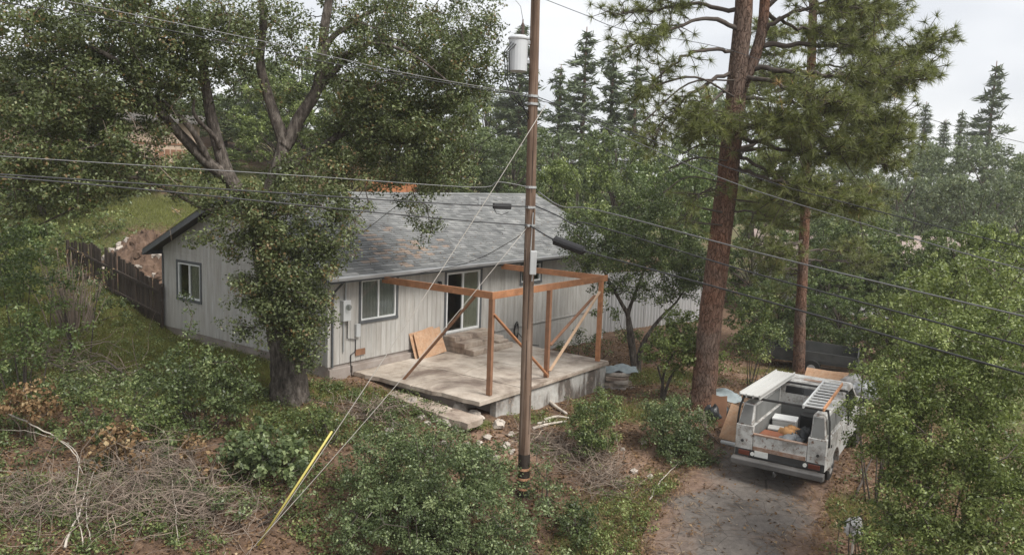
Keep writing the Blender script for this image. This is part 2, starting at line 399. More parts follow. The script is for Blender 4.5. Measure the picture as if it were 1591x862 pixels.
# grassy and bare-dirt areas of the lot (centre, radii)
GRASS = [(np.array([24,18,0]), 12, 16), (np.array([-30,20,0]), 10, 14), (onground(190,500), 4.0, 2.2), (onground(120,540), 3.2, 2.0), (onground(280,540), 3, 1.4), (onground(90,480), 3, 2.5), (np.array([-15,36,0]), 6, 3.0), (np.array([-20,32,0]), 5, 4), (onground(585,612), 1.1, .5), (onground(985,790), 1.2, .9), (onground(940,850), 1.2, .8), (onground(1050,760), .9, .8),
         (onground(980,640), 1.6, .9), (onground(1010,585), 2.2, 1.2), (onground(730,655), .7, .35), (onground(840,650), .9, .4), (onground(1330,800), 1.4, 1.2), (onground(520,610), 1.6, .7), (onground(470,660), 1.5, .9),
         (onground(1240,585), 2.2, .8), (np.array([-11,37,0]), 5, 4), (np.array([-14,44,0]), 7, 5), (np.array([-4,52,0]), 10, 8), (onground(380,580), 2, 1.1), (onground(300,560), 2.0, 1.0)]
DIRT = [(onground(1150,585), 4.5, 3.0), (np.array([7,20,0]), 3.2, 5.5), (np.array([9.5,24,0]), 3, 4.5), (onground(700,670), 1.6, .7), (onground(560,590), 1.5, .6), (np.array([-14,31.5,0]), 2.6, 1.6), (onground(780,690), 1.6, .8), (np.array([5,15.5,0]), 2.6, 3.5), (onground(1100,720), .9, 1.4), (onground(1010,720), 1.1, 1.1)]
def mask(L, x, y):
    m = np.zeros(np.shape(x))
    for c, rx, ry in L:
        m = np.maximum(m, 1.25 - np.sqrt(((x-c[0])/rx)**2 + ((y-c[1])/ry)**2)*.9)
    return np.clip(m, 0, 1)
GG, GD = mask(GRASS, GX, GY), mask(DIRT, GX, GY)
GG = np.where((GX**2 + GY**2) > 60**2, .55, GG)
ny, nx = GX.shape
idx = np.arange(ny*nx).reshape(ny, nx)
F = np.stack([idx[:-1, :-1], idx[:-1, 1:], idx[1:, 1:], idx[1:, :-1]], -1).reshape(-1, 4)
def m_ground():
    m, nt, b = nodes_of('hillside_soil')
    n1 = noise(nt, .9, 8, rough=.65); n2 = noise(nt, 7, 8, rough=.75); n3 = noise(nt, 30, 5, rough=.7)
    lit = ramp(nt, n2, [(.3, (.065,.042,.030)), (.5, (.135,.088,.060)), (.7, (.23,.155,.105))])
    drt = ramp(nt, n2, [(.3, (.15,.095,.065)), (.5, (.235,.155,.110)), (.72, (.33,.23,.17))])
    grs = ramp(nt, n2, [(.3, (.055,.058,.024)), (.5, (.105,.112,.045)), (.72, (.18,.172,.078))])
    gm = math_(nt, 'ADD', attr(nt, 'grass'), math_(nt, 'MULTIPLY', math_(nt, 'SUBTRACT', n1, .5), 1.6))
    dm = math_(nt, 'ADD', attr(nt, 'dirt'), math_(nt, 'MULTIPLY', math_(nt, 'SUBTRACT', n1, .5), 1.2))
    gm2 = ramp(nt, gm, [(.3, (0,0,0)), (.65, (1,1,1))]); dm2 = ramp(nt, dm, [(.3, (0,0,0)), (.7, (1,1,1))])
    c = mixc(nt, gm2, mixc(nt, dm2, lit, drt), grs)
    c = mixc(nt, 1.0, c, ramp(nt, n3, [(.3, (.7,.7,.7)), (.7, (1.25,1.25,1.25))]), 'MULTIPLY')
    nt.links.new(c, b.inputs['Base Color']); b.inputs['Roughness'].default_value = .95; b.inputs['Specular IOR Level'].default_value = .1
    bump(nt, b, n2, .7, .06); return m
g = mesh_np('ground', np.c_[GX.ravel(), GY.ravel(), GZ.ravel()], F, np.zeros(ny*nx), m_ground(), smooth=True)
for nm, arr in (('grass', GG), ('dirt', GD)):
    a = g.data.attributes.new(nm, 'FLOAT', 'POINT'); a.data.foreach_set('value', arr.ravel().astype(np.float32))
tag(g, kind='structure')

# driveway: a worn asphalt strip with ragged edges
def m_drive():
    m, nt, b = nodes_of('worn_asphalt')
    n1 = noise(nt, .55, 8, rough=.65, dist=.4); n2 = noise(nt, 5, 8, rough=.75); n3 = noise(nt, 60, 3)
    asp = ramp(nt, n2, [(.3, (.085,.073,.064)), (.6, (.165,.142,.122))])
    drt = ramp(nt, n2, [(.3, (.105,.066,.046)), (.5, (.185,.12,.085)), (.75, (.29,.205,.15))])
    e = math_(nt, 'ADD', attr(nt, 'tint'), math_(nt, 'MULTIPLY', math_(nt, 'SUBTRACT', n1, .5), 2.2))
    c = mixc(nt, ramp(nt, e, [(.20, (0,0,0)), (.62, (1,1,1))]), asp, drt)
    c = mixc(nt, ramp(nt, noise(nt, .9, 6, rough=.6, dist=.8), [(.56, (0,0,0)), (.68, (.75,.75,.75))]), c, (.06,.05,.043))
    v = nt.nodes.new('ShaderNodeTexVoronoi'); v.feature = 'DISTANCE_TO_EDGE'; v.inputs['Scale'].default_value = 1.5
    t = nt.nodes.new('ShaderNodeTexCoord'); nw = nt.nodes.new('ShaderNodeTexNoise'); nw.inputs['Scale'].default_value = 2.5
    ad = nt.nodes.new('ShaderNodeVectorMath'); ad.operation = 'ADD'; sc = nt.nodes.new('ShaderNodeVectorMath'); sc.operation = 'SCALE'; sc.inputs['Scale'].default_value = .5
    nt.links.new(nw.outputs['Color'], sc.inputs[0]); nt.links.new(t.outputs['Object'], ad.inputs[0]); nt.links.new(sc.outputs[0], ad.inputs[1]); nt.links.new(ad.outputs[0], v.inputs['Vector'])
    ck = ramp(nt, v.outputs['Distance'], [(.003, (.45,.42,.40)), (.014, (1,1,1))])
    c = mixc(nt, 1.0, c, ck, 'MULTIPLY')
    c = mixc(nt, 1.0, c, ramp(nt, n3, [(.3, (.75,.75,.75)), (.7, (1.2,1.2,1.2))]), 'MULTIPLY')
    nt.links.new(c, b.inputs['Base Color']); b.inputs['Roughness'].default_value = .85; bump(nt, b, n2, .4, .02); return m
dp = np.array([(3.2,7), (3.9,11), (4.55,15.4), (6.3,18.8), (8.2,22.3), (10.6,26), (13.5,29.5)], float)
tt = np.linspace(0, len(dp)-1, 120)
dc = np.stack([np.interp(tt, range(len(dp)), dp[:, k]) for k in (0, 1)], -1)
for _ in range(12): dc[1:-1] = (dc[:-2] + dc[1:-1]*2 + dc[2:])/4
dd = np.gradient(dc, axis=0); dd /= np.linalg.norm(dd, axis=1)[:, None]; dn = np.stack([dd[:, 1], -dd[:, 0]], -1)
s = np.linspace(-1, 1, 25); wl_ = 1.8 + .10*np.sin(np.arange(120)*.31) + .05*np.sin(np.arange(120)*.83+1); wr_ = 1.6 + .10*np.sin(np.arange(120)*.37+2) + .05*np.sin(np.arange(120)*.9)
off = np.where(s[None] < 0, s[None]*wl_[:, None], s[None]*wr_[:, None])
DX = dc[:, 0, None] + dn[:, 0, None]*off; DY = dc[:, 1, None] + dn[:, 1, None]*off
DZ = _h0(DX, DY) + .055*(1-s[None]**6) + .004 - .10*s[None]**8*0
DZ = np.maximum(DZ, h(DX, DY) + .02*(1-s[None]**4) + .006)
ii = np.arange(120*25).reshape(120, 25)
Fd = np.stack([ii[:-1, :-1], ii[:-1, 1:], ii[1:, 1:], ii[1:, :-1]], -1).reshape(-1, 4)
dt = np.abs(s[None])**2.0*.75 + np.clip((tt[:, None]-2.6)*.35, 0, .6) + np.zeros((120, 25))
d_ = mesh_np('driveway', np.c_[DX.ravel(), DY.ravel(), DZ.ravel()], Fd, dt.ravel(), m_drive(), smooth=True)
tag(d_, kind='structure')
def ground_top(x, y): return float(h(x, y))

# ------------------------------------------------------------------ house
def m_glass():
    m, nt, b = nodes_of('window_glass')
    tr = nt.nodes.new('ShaderNodeBsdfTransparent'); tr.inputs[0].default_value = (.72,.74,.73,1)
    gl = nt.nodes.new('ShaderNodeBsdfGlossy'); gl.inputs['Roughness'].default_value = .02
    fr = nt.nodes.new('ShaderNodeFresnel'); fr.inputs[0].default_value = 1.5
    ge = nt.nodes.new('ShaderNodeNewGeometry')
    f = math_(nt, 'MULTIPLY', math_(nt, 'ADD', math_(nt, 'MULTIPLY', fr.outputs[0], 1.2), .05, True), math_(nt, 'SUBTRACT', 1.0, ge.outputs['Backfacing']), True)
    mx = nt.nodes.new('ShaderNodeMixShader'); nt.links.new(f, mx.inputs[0]); nt.links.new(tr.outputs[0], mx.inputs[1]); nt.links.new(gl.outputs[0], mx.inputs[2])
    nt.links.new(mx.outputs[0], nt.nodes['Material Output'].inputs['Surface']); return m
M['glass'] = m_glass()

house = empty('house', HC.tolist(), YAW, 'single storey grey board-sided house with long grey shingle roof beside the concrete patio', 'house')
def hp(mb, name, mat, parent=None, **k): return mb.build(name, M[mat], parent or house, **k)
EZ, EO, RZ_, GO = 2.62, .52, 4.74, .45                 # eave height, eave overhang, ridge height, gable overhang
RV = HW/2
SL = (RZ_-EZ)/(RV+EO)
def roof_z(v): return RZ_ - abs(v-RV)*SL
WT = 2.56
front_open = [(1.2, 2.63, 1.16, 2.36), (4.95, 6.70, .26, 2.30), (9.1, 10.35, 1.62, 2.28)]
gable_open = [(6.30, 7.63, 1.10, 2.29)]
def backing(axis_, length, opens, top=WT):
    mb = MB(); T0, T1 = .0, .10
    def bx(a0, a1, z0, z1):
        if a1-a0 < .01 or z1-z0 < .01: return
        if axis_ == 'u': mb.box((a0, T0, z0), (a1, T1, z1))
        else: mb.box((T0, a0, z0), (T1, a1, z1))
    x = 0.0 if axis_ == 'u' else .1
    for a, b, z0, z1 in sorted(opens):
        bx(x, a, 0, top); bx(a, b, 0, z0); bx(a, b, z1, top); x = b
    bx(x, length, 0, top); return mb
hp(backing('u', HL, front_open), 'wall', 'trim')
hp(backing('v', HW, gable_open), 'wall', 'trim')
w = MB(); w.box((.1, HW-.1, 0), (HL, HW, WT)); w.box((HL-.1, .1, 0), (HL, HW-.1, WT)); hp(w, 'wall', 'trim')
w = MB(); w.box((.12, .12, -.02), (HL-.12, HW-.12, .02)); hp(w, 'floor', 'room')
w = MB(); w.box((.12, 3.6, .03), (HL-.12, 3.7, 2.5)); w.box((3.6, .12, .03), (3.7, 3.58, 2.5)); w.box((8.2, .12, .03), (8.3, 3.58, 2.5)); hp(w, 'partition', 'room')
# siding boards, one object each
def boards(length, opens, axis_, topf, z0=0.0, z1=None, name='siding_board', pitch=.203, mat='siding', thick=.022):
    cuts = sorted(set([0.0, length] + [x for o in opens for x in o[:2]] + list(np.arange(0, length, pitch))))
    cuts = [c for i, c in enumerate(cuts) if i == 0 or c - cuts[i-1] > .012]
    for a, b in zip(cuts[:-1], cuts[1:]):
        a_, b_ = a+.004, b-.004; mid = (a+b)/2
        spans = []
        top = z1 if z1 is not None else None
        lo = z0
        for o in sorted(opens):
            if o[0] < mid < o[1]: spans = [(z0, o[2]), (o[3], top)]
        if not spans: spans = [(z0, top)]
        for s0, s1 in spans:
            mb = MB()
            ta = topf(a_) if s1 is None else s1; tb = topf(b_) if s1 is None else s1
            if min(ta, tb) - s0 < .02: continue
            t_ = thick + .003*random.random()
            if axis_ == 'u': mb.prism_axis([(a_, s0), (b_, s0), (b_, tb), (a_, ta)], -t_, -.001, 1)
            else: mb.prism_axis([(a_, s0), (b_, s0), (b_, tb), (a_, ta)], -t_, -.001, 0)
            hp(mb, name, mat)
boards(HL, front_open, 'u', None, 0, WT-.01)
boards(HW, gable_open, 'v', None, 0, 2.55)
boards(HW, [], 'v', lambda v: roof_z(v)-.13, 2.59)
gt = MB(); gt.prism_axis([(-.0, 2.56), (HW, 2.56), (HW, roof_z(HW)-.14), (RV, RZ_-.14), (0, roof_z(0)-.14)], 0, .1, 0); hp(gt, 'gable_wall', 'trim')
gt = MB(); gt.box((-.034, .03, 2.552), (-.001, HW, 2.588)); hp(gt, 'trim_strip', 'siding')
gt = MB(); gt.prism_axis([(0, 2.56), (HW, 2.56), (HW, roof_z(HW)-.14), (RV, RZ_-.14), (0, roof_z(0)-.14)], HL-.1, HL, 0); hp(gt, 'gable_wall', 'siding')
c_ = MB(); c_.box((-.05, -.05, -.02), (.05, -.027, WT-.06)); c_.box((-.05, -.026, -.02), (-.028, .05, WT-.06)); hp(c_, 'corner_trim', 'siding')
c_ = MB(); c_.box((-.05, HW-.05, -.02), (-.028, HW+.04, WT-.06)); hp(c_, 'corner_trim', 'trim')
# foundation and the boarded skirt of the far, lower end
f = MB(); f.box((.02, -.03+.05, -.9), (7.6, .22, -.004)); f.box((.02, .23, -.9), (.24, HW, -.004)); hp(f, 'foundation', 'found')
f = MB(); f.box((.02, -.06, -.62), (.82, .018, -.10)); hp(f, 'foundation_ledge', 'found', bevel=.02)
f = MB(); f.box((.84, -.10, -.4), (4.2, .017, -.09)); hp(f, 'foundation_ledge', 'found', bevel=.02)
f = MB(); f.box((7.62, .02, -1.6), (HL, .10, -.004)); hp(f, 'skirt_wall', 'trim')
for a in np.arange(7.62, HL-.1, .203):
    mb = MB(); mb.box((a+.004, -.004, -1.55), (a+.199, .018, -.035)); hp(mb, 'skirt_board', 'siding')
f = MB(); f.box((7.62, -.045, -.032), (HL, -.027, .012)); hp(f, 'trim_strip', 'siding')
# roof
for sgn in (0, 1):
    mb = MB()
    e = -EO if sgn == 0 else HW+EO
    ev = roof_z(e)
    mb.prism_axis([(e, ev-.05), (RV, RZ_-.05), (RV, RZ_-.01), (e, ev-.01)], -GO, HL+GO, 0); hp(mb, 'roof_deck', 'soffit')
    # rake boards
    for a0 in (-GO-.03, HL+GO+.001):
        mb = MB(); mb.prism_axis([(e, ev-.19), (RV, RZ_-.19), (RV, RZ_+.0), (e, ev+.0)], a0, a0+.029, 0); hp(mb, 'rake_board', 'trim')
    mb = MB(); ee = e-.03 if sgn == 0 else e+.001
    mb.box((-GO, ee, ev-.19), (HL+GO, ee+.029, ev-.012)); hp(mb, 'fascia', 'trim')
mb = MB(); gv = -EO-.03
prof = [(gv-.002, EZ+.0), (gv-.002, EZ-.12), (gv-.075, EZ-.12), (gv-.115, EZ-.04), (gv-.115, EZ-.005), (gv-.107, EZ-.005), (gv-.107, EZ-.04), (gv-.07, EZ-.11), (gv-.01, EZ-.11), (gv-.01, EZ)]
mb.prism_axis(prof, -GO+.02, HL+GO, 0); hp(mb, 'gutter', 'gutter')
mb = MB(); mb.tube([(.10, gv-.06, EZ-.1), (.10, -.14, EZ-.5), (.10, -.075, EZ-.75), (.10, -.075, -.05)], .032, 8); hp(mb, 'downspout', 'trim')
# shingles: courses of separate tabs
mb = MB(); rs = random.Random(3)
slope_len = math.hypot(RV+EO, RZ_-EZ); dv, dz = (RV+EO)/slope_len, (RZ_-EZ)/slope_len
ncourse = int(slope_len/.142)
for j in range(ncourse+1):
    t0 = j*.142 - .03; t1 = min(t0 + .175, slope_len)
    x = -GO-.05 - rs.random()*.3
    while x < HL+GO+.05:
        wd = rs.choice((.24, .30, .33, .36)); xa = max(x, -GO-.05); xb = min(x+wd, HL+GO+.05)-.005; x += wd
        if xb-xa < .03: continue
        th = .012 + rs.random()*.010; lift = .014 + rs.random()*.004
        t0j = t0 + rs.uniform(-.008, .008)
        va, za = -EO + t0j*dv, EZ + t0j*dz; vb, zb = -EO + t1*dv, EZ + t1*dz
        cu, cv = (xa+xb)/2, va
        tint = min(.81, max(0, rs.gauss(.5, .2)))
        stain = math.exp(-(((cu-3.2)/1.7)**2 + ((cv-.55)/.75)**2))
        if rs.random() < stain*.45: tint = rs.uniform(.83, 1)
        vs = [(xa, va, za+lift), (xb, va, za+lift), (xb, vb, zb+.002), (xa, vb, zb+.002), (xa, va, za+lift+th), (xb, va, za+lift+th), (xb, vb, zb+.012), (xa, vb, zb+.012)]
        mb.add(vs, [(0,3,2,1),(4,5,6,7),(0,1,5,4),(1,2,6,5),(2,3,7,6),(3,0,4,7)], tint)
sh = hp(mb, 'shingles', 'shingle'); tag(sh, kind='stuff')
mb = MB()
for j in range(ncourse+1):
    t0 = j*.142; va, za = HW+EO - t0*dv, EZ + t0*dz; vb, zb = HW+EO-min(t0+.17, slope_len)*dv, EZ + min(t0+.17, slope_len)*dz
    mb.add([(-GO-.05, va, za+.03), (HL+GO+.05, va, za+.03), (HL+GO+.05, vb, zb+.006), (-GO-.05, vb, zb+.006)], [(0,3,2,1)], .5)
sh = hp(mb, 'shingles', 'shingle'); tag(sh, kind='stuff')
a = -GO-.05
while a < HL+GO:
    mb = MB(); l = min(.30, HL+GO+.05-a)
    mb.prism_axis([(RV-.16, RZ_-.035), (RV, RZ_+.03), (RV+.16, RZ_-.035), (RV+.16, RZ_-.018), (RV, RZ_+.05), (RV-.16, RZ_-.018)], a+.004, a+l, 0, .3+.3*random.random()); hp(mb, 'ridge_cap', 'shingle'); a += .30
mb = MB(); mb.lathe([(.04, 0), (.04, .42), (.05, .42), (.05, .45)], (4.2, 2.8, roof_z(2.8)-.05), 10); hp(mb, 'vent_pipe', 'steel')
mb = MB(); mb.lathe([(.04, 0), (.04, .35)], (10.6, 3.3, roof_z(3.3)-.05), 10); hp(mb, 'vent_pipe', 'steel')
# windows and the sliding door
def window(axis_, a0, a1, z0, z1, name='window', trim=True, split=.5, blinds=True, fr=.05, dark_left=False):
    """a0..a1 and z0..z1 of the opening; outward = -v (front wall) or -u (gable)"""
    def B(mb, p0, p1, d0, d1, q0, q1):   # along wall, depth (negative = outward), height
        if axis_ == 'u': mb.box((p0, d0, q0), (p1, d1, q1))
        else: mb.box((d0, p0, q0), (d1, p1, q1))
        return mb
    root = None
    m_ = MB(); e = .006
    B(m_, a0+e, a1-e, -.030, .07, z0+e, z0+fr); B(m_, a0+e, a1-e, -.030, .07, z1-fr, z1-e)
    B(m_, a0+e, a0+fr, -.030, .07, z0+fr, z1-fr); B(m_, a1-fr, a1-e, -.030, .07, z0+fr, z1-fr)
    root = hp(m_, name, 'white')
    c = a0 + (a1-a0)*split
    m_ = MB(); B(m_, c-fr*.55, c+fr*.55, -.018, .05, z0+fr, z1-fr); hp(m_, 'mullion', 'white', root)
    for i, (p, q) in enumerate(((a0+fr, c-fr*.55), (c+fr*.55, a1-fr))):
        m_ = MB(); B(m_, p, q, .018, .024, z0+fr, z1-fr); hp(m_, 'pane', 'glass', root)
    if trim:
        t = .085; m_ = MB()
        B(m_, a0-t, a1+t, -.048, -.026, z1, z1+t); hp(m_, 'trim', 'trim', root)
        m_ = MB(); B(m_, a0-t, a1+t, -.060, -.026, z0-t, z0); hp(m_, 'sill', 'trim', root)
        for p in (a0-t, a1): m_ = MB(); B(m_, p, p+t, -.047, -.026, z0+.001, z1-.001); hp(m_, 'trim', 'trim', root)
    if blinds:
        for (p, q) in ((a0+.02, c-.01), (c+.01, a1-.02)):
            if blinds == 'right' and p < c-.02 and q < c: continue
            if blinds == 'left' and p > c: continue
            m_ = MB(); n = max(6, int((q-p)/.06)); 
            for k in range(n):
                x0, x1 = p+(q-p)*k/n, p+(q-p)*(k+1)/n; d0, d1 = (.045, .075) if k % 2 else (.075, .045)
                if axis_ == 'u': m_.add([(x0, d0, z0), (x1, d1, z0), (x1, d1, z1), (x0, d0, z1)], [(0,1,2,3)])
                else: m_.add([(d0, x0, z0), (d1, x1, z0), (d1, x1, z1), (d0, x0, z1)], [(0,1,2,3)])
            hp(m_, 'curtain', 'curtain' if name == 'sliding_door' or axis_ == 'v' else 'blind', root)
    return root
wf = window('u', *front_open[0])
window('u', *front_open[1], name='sliding_door', trim=False, split=.49, blinds='right', fr=.07)
window('u', *front_open[2], blinds=False)
window('v', *gable_open[0], blinds='left')
mb = MB()
for p, q, z0, z1 in ((4.85, 4.949, .2, 2.36), (6.701, 6.80, .2, 2.36)): mb.box((p, -.043, z0), (q, -.026, z1))
mb.box((4.85, -.044, 2.302), (6.80, -.026, 2.40)); hp(mb, 'door_trim', 'trim')
# meter, conduit and boxes on the front wall, lantern, vent
mb = MB(); mb.box((.42, -.17, 1.25), (.70, -.03, 1.85)); hp(mb, 'meter_panel', 'greybox', bevel=.015)
mb = MB(); mb.tube([(.56, -.19, 1.66), (.56, -.26, 1.66)], .085, 14); hp(mb, 'meter_dial', 'glass')
mb = MB(); mb.tube([(.56, -.09, 1.85), (.56, -.09, 2.5)], .03, 8); hp(mb, 'conduit', 'steel'); mb = MB(); mb.tube([(.52, -.06, 1.25), (.52, -.06, .35)], .022, 8); hp(mb, 'conduit', 'steel')
mb = MB(); mb.tube([(.66, -.06, 1.25), (.66, -.06, .72), (.98, -.06, .64)], .014, 6); mb.tube([(.98, -.06, .64), (.98, -.06, .3), (.8, -.06, .22), (.8, -.06, -.3)], .014, 6); hp(mb, 'cable', 'black')
mb = MB(); mb.box((.96, -.12, .72), (1.12, -.03, 1.10)); hp(mb, 'junction_box', 'greybox', bevel=.01)
mb = MB(); mb.box((.98, -.07, .16), (1.35, -.03, .34)); hp(mb, 'wall_patch', 'lumber_old')
mb = MB(); mb.box((4.50, -.10, 2.02), (4.62, -.03, 2.06)); mb.lathe([(.03, 0), (.055, .03), (.055, .16), (.02, .2)], (4.56, -.10, 1.86), 8); hp(mb, 'porch_lantern', 'black')
mb = MB(); mb.tube([(-.028, 4.7, 2.78), (-.06, 4.7, 2.78)], .07, 12); hp(mb, 'wall_vent', 'black')
mb = MB(); mb.box((-.20, .55, .15), (-.03, .95, .52)); hp(mb, 'utility_box', 'trim', bevel=.02)

# ------------------------------------------------------------------ patio
patio = empty('patio', HC.tolist(), YAW, 'cracked concrete patio slab on a stained retaining wall in front of the house', 'patio')
PZ = -.277
def pp(mb, name, mat, parent=None, **k): return mb.build(name, M[mat], parent or patio, **k)
def jag(p, q, n=7, amp=.035, seed=0):
    r_ = random.Random(seed); p, q = np.array(p, float), np.array(q, float); d = q-p; nn = np.array([-d[1], d[0]])/np.linalg.norm(d)
    return [tuple(p + d*i/n + nn*r_.uniform(-amp, amp)*(0 < i < n)) for i in range(n)] + [tuple(q)]
e_w = [(.86, -.115), (4.80, -.115), (6.92, -.02), (7.55, -.02)]
A, B_, C_, D_ = (.86, -.11), (.92, -2.35), (.98, -4.78), (2.9, -4.80)
E_, F_, G_ = (5.2, -4.80), (7.52, -4.80), (7.55, -.02)
K1, K2, K3, K4 = (2.75, -.11), (2.85, -2.5), (4.75, -2.2), (4.8, -.11)
edges = {}
def ed(p, q, straight=False):
    k = (p, q)
    if k in edges: return edges[k]
    if (q, p) in edges: return edges[(q, p)][::-1]
    edges[k] = [p, q] if straight else jag(p, q, 9, .05, hash((round(p[0]*100), round(q[1]*100))) % 1000); return edges[k]
def shrink(poly, d=.013):
    P = np.array(poly); c = P.mean(0); return [tuple(c + (x-c)*(1 - d/np.linalg.norm(x-c))) for x in P]
def panel(seq, dz=0, th=.13):
    poly = []
    for p, q, st in seq: poly += ed(p, q, st)[:-1]
    ar = sum(a[0]*b[1]-b[0]*a[1] for a, b in zip(poly, poly[1:]+poly[:1]))
    if ar < 0: poly = poly[::-1]
    mb = MB(); mb.prism(shrink(poly), PZ-th, PZ+dz); pp(mb, 'slab_panel', 'slab', bevel=.008)
panel([(A, B_, 0), (B_, K2, 1), (K2, K1, 1), (K1, A, 1)], 0)
panel([(B_, C_, 0), (C_, D_, 1), (D_, K2, 1), (K2, B_, 1)], -.012)
panel([(K1, K2, 1), (K2, K3, 0), (K3, K4, 0), (K4, K1, 1)], .004)
panel([(K2, D_, 1), (D_, E_, 1), (E_, K3, 0), (K3, K2, 0)], -.004)
panel([(K3, E_, 0), (E_, F_, 1), (F_, G_, 1), (G_, K4, 1), (K4, K3, 0)], .002)
# retaining wall, with a return at the far end
mb = MB(); mb.box((1.75, -4.72, -1.9), (7.50, -4.50, PZ-.131)); pp(mb, 'retaining_wall', 'retaining', bevel=.015)
mb = MB(); mb.box((7.28, -4.49, -1.9), (7.50, -.05, PZ-.132)); pp(mb, 'retaining_wall', 'retaining', bevel=.015)
mb = MB(); mb.box((1.9, -4.44, -1.5), (7.2, -.2, PZ-.14)); mb.box((1.2, -3.9, -1.2), (1.88, -.2, PZ-.145)); pp(mb, 'fill', 'found')
mb = MB(); mb.box((2.9, -4.80, PZ-.129), (7.54, -4.735, PZ-.04)); pp(mb, 'slab_edge', 'slab_old', bevel=.01)
# sunken edging slabs on the near side, tilted and broken
for k, (u0, v0, u1, v1, z, rz, tx) in enumerate([(.30, -3.05, .80, -1.95, -.50, .05, .03), (.22, -4.0, .82, -3.10, -.55, -.04, .05), (.20, -5.0, .86, -4.05, -.60, .06, .06)]):
    mb = MB(); r_ = random.Random(k)
    poly = jag((u0, v0), (u1, v0), 4, .03, k) [:-1] + jag((u1, v0), (u1, v1), 4, .03, k+9)[:-1] + jag((u1, v1), (u0, v1), 4, .03, k+5)[:-1] + jag((u0, v1), (u0, v0), 4, .04, k+7)[:-1]
    c = np.mean(poly, 0); mb.prism([(x-c[0], y-c[1]) for x, y in poly], -.18, 0)
    o = mb.build('concrete_slab', M['slab_old'], bevel=.012); o.location = H(c[0], c[1], z).tolist(); o.rotation_euler = (tx, -.04, YAW+rz)
    tag(o, ['broken concrete edging slab nearest the house wall, sunk below the patio', 'middle broken edging slab sunk beside the patio edge', 'thick broken edging slab at the near corner of the patio, above pale stones'][k], 'slab', 'broken slabs along the patio edge')
# steps
steps = empty('door_steps', H(5.9, -.1, PZ).tolist(), YAW, 'three weathered concrete steps below the sliding door', 'steps')
for k, (w0, w1, dep, z0, z1) in enumerate([(-1.05, 1.05, 1.25, .003, .185), (-1.06, 1.02, .86, .186, .355), (-1.08, 1.0, .46, .356, .51)]):
    mb = MB(); mb.box((w0, -dep, z0), (w1, .05 if k else .0, z1)); mb.build('step', M['slab_old'], steps, bevel=.018)
mb = MB(); mb.box((.45, -1.1, .187), (1.0, -.88, .27)); mb.build('broken_block', M['slab_old'], steps, bevel=.02)

# ------------------------------------------------------------------ timber frame over the patio
perg = empty('pergola', H(4.4, -4.55, PZ).tolist(), YAW, 'unfinished timber porch frame of new reddish beams and posts standing on the patio', 'porch frame')
org = np.array([4.4, -4.55, PZ])
PU = (1.64, 4.32, 7.23); PV = -4.55; BT = 2.496
def tb(name, p, q, w, hh, mat='lumber', up=(0,0,1)):
    mb = MB(); mb.bar(np.array(p)-org, np.array(q)-org, w, hh, up=np.array(up, float)); return mb.build(name, M[mat], perg, bevel=.006)
for u in PU: tb('post', (u, PV, PZ+.002), (u, PV, BT-.192), .10, .14, 'lumber_old' if u < 6 else 'lumber', (0,1,0))
tb('beam', (PU[0]-.07, PV-.05, BT-.095), (PU[2]+.28, PV-.05, BT-.095), .045, .19)
tb('beam', (PU[0], -.45, BT-.097), (PU[0], PV-.026, BT-.097), .045, .19)
tb('beam', (PU[2]+.1, -.45, BT-.097), (PU[2]+.1, PV-.026, BT-.097), .045, .19)
foot = toH(onground(618, 601))
tb('brace', (PU[0]+.075, -3.95, BT-.16), (foot[0], foot[1], foot[2]+.02), .045, .10, 'lumber_old', (1,0,0))
def pv(px, py, v):
    d = ray(px, py); o = np.array([0, 0, CAM_Z]) - HC; t = (v - o@VD)/(d@VD); P = o + d*t; return np.array([P@UD, P@VD, P[2]])
a, b = pv(767, 488, PV-.07), pv(850, 582, PV-.07); b[2] = max(b[2], PZ+.03); tb('brace', a, b, .045, .10, 'lumber', (0,1,0))
a, b = pv(855, 536, PV+.08), pv(924, 459, PV+.08); tb('brace', a, b, .045, .09, 'lumber_old', (0,1,0))
a, b = pv(932, 453, PV-.10), pv(854, 576, PV-.10); b[2] = max(b[2], PZ+.03); tb('brace', a, b, .04, .085, 'lumber_pale', (0,1,0))
# ------------------------------------------------------------------ utility pole
PY = 17.5
pb = at(813, 770, PY); pb[2] = float(h(pb[0], pb[1]))
pole = empty('utility_pole', pb.tolist(), 0, 'tall weathered wooden utility pole with transformer in front of the patio', 'utility pole')
def po(mb, name, mat, parent=None, **k): return mb.build(name, mat if not isinstance(mat, str) else M[mat], parent or pole, org=None, **k)
def L(px, py, dy=0): return at(px, py, PY+dy) - pb
lean = (at(832, 0, PY) - at(813, 770, PY)); lx = (lean[0]/lean[2])
mb = MB()
zs = [-.4, 0, 1, 2, 3.5, 5, 7, 9, 11, 12.6]
mb.tube([(lx*z, 0, z) for z in zs], [.135 - .0035*max(z, 0) for z in zs], 20, wob=.02); po(mb, 'shaft', 'pole_wood', smooth=True)
mb = MB(); zz = [.05, .4, .8, 1.05]; mb.tube([(lx*z, 0, z) for z in zz], [.1385, .1375, .1365, .1355], 20, cap=False); 
M['tar'] = plain('dark_preservative', (.035,.026,.020), .85, var=.4, scale=5, bumpy=.2, stretch=(2,2,.3)); po(mb, 'treated_butt', 'tar', smooth=True)
M['copper'] = plain('copper_band', (.55,.30,.18), .6)
for py in (727, 742, 757):
    z = L(813, py)[2]; mb = MB(); mb.tube([(lx*z, 0, z-.026), (lx*z, 0, z+.026)], .147, 20); po(mb, 'band', 'copper')
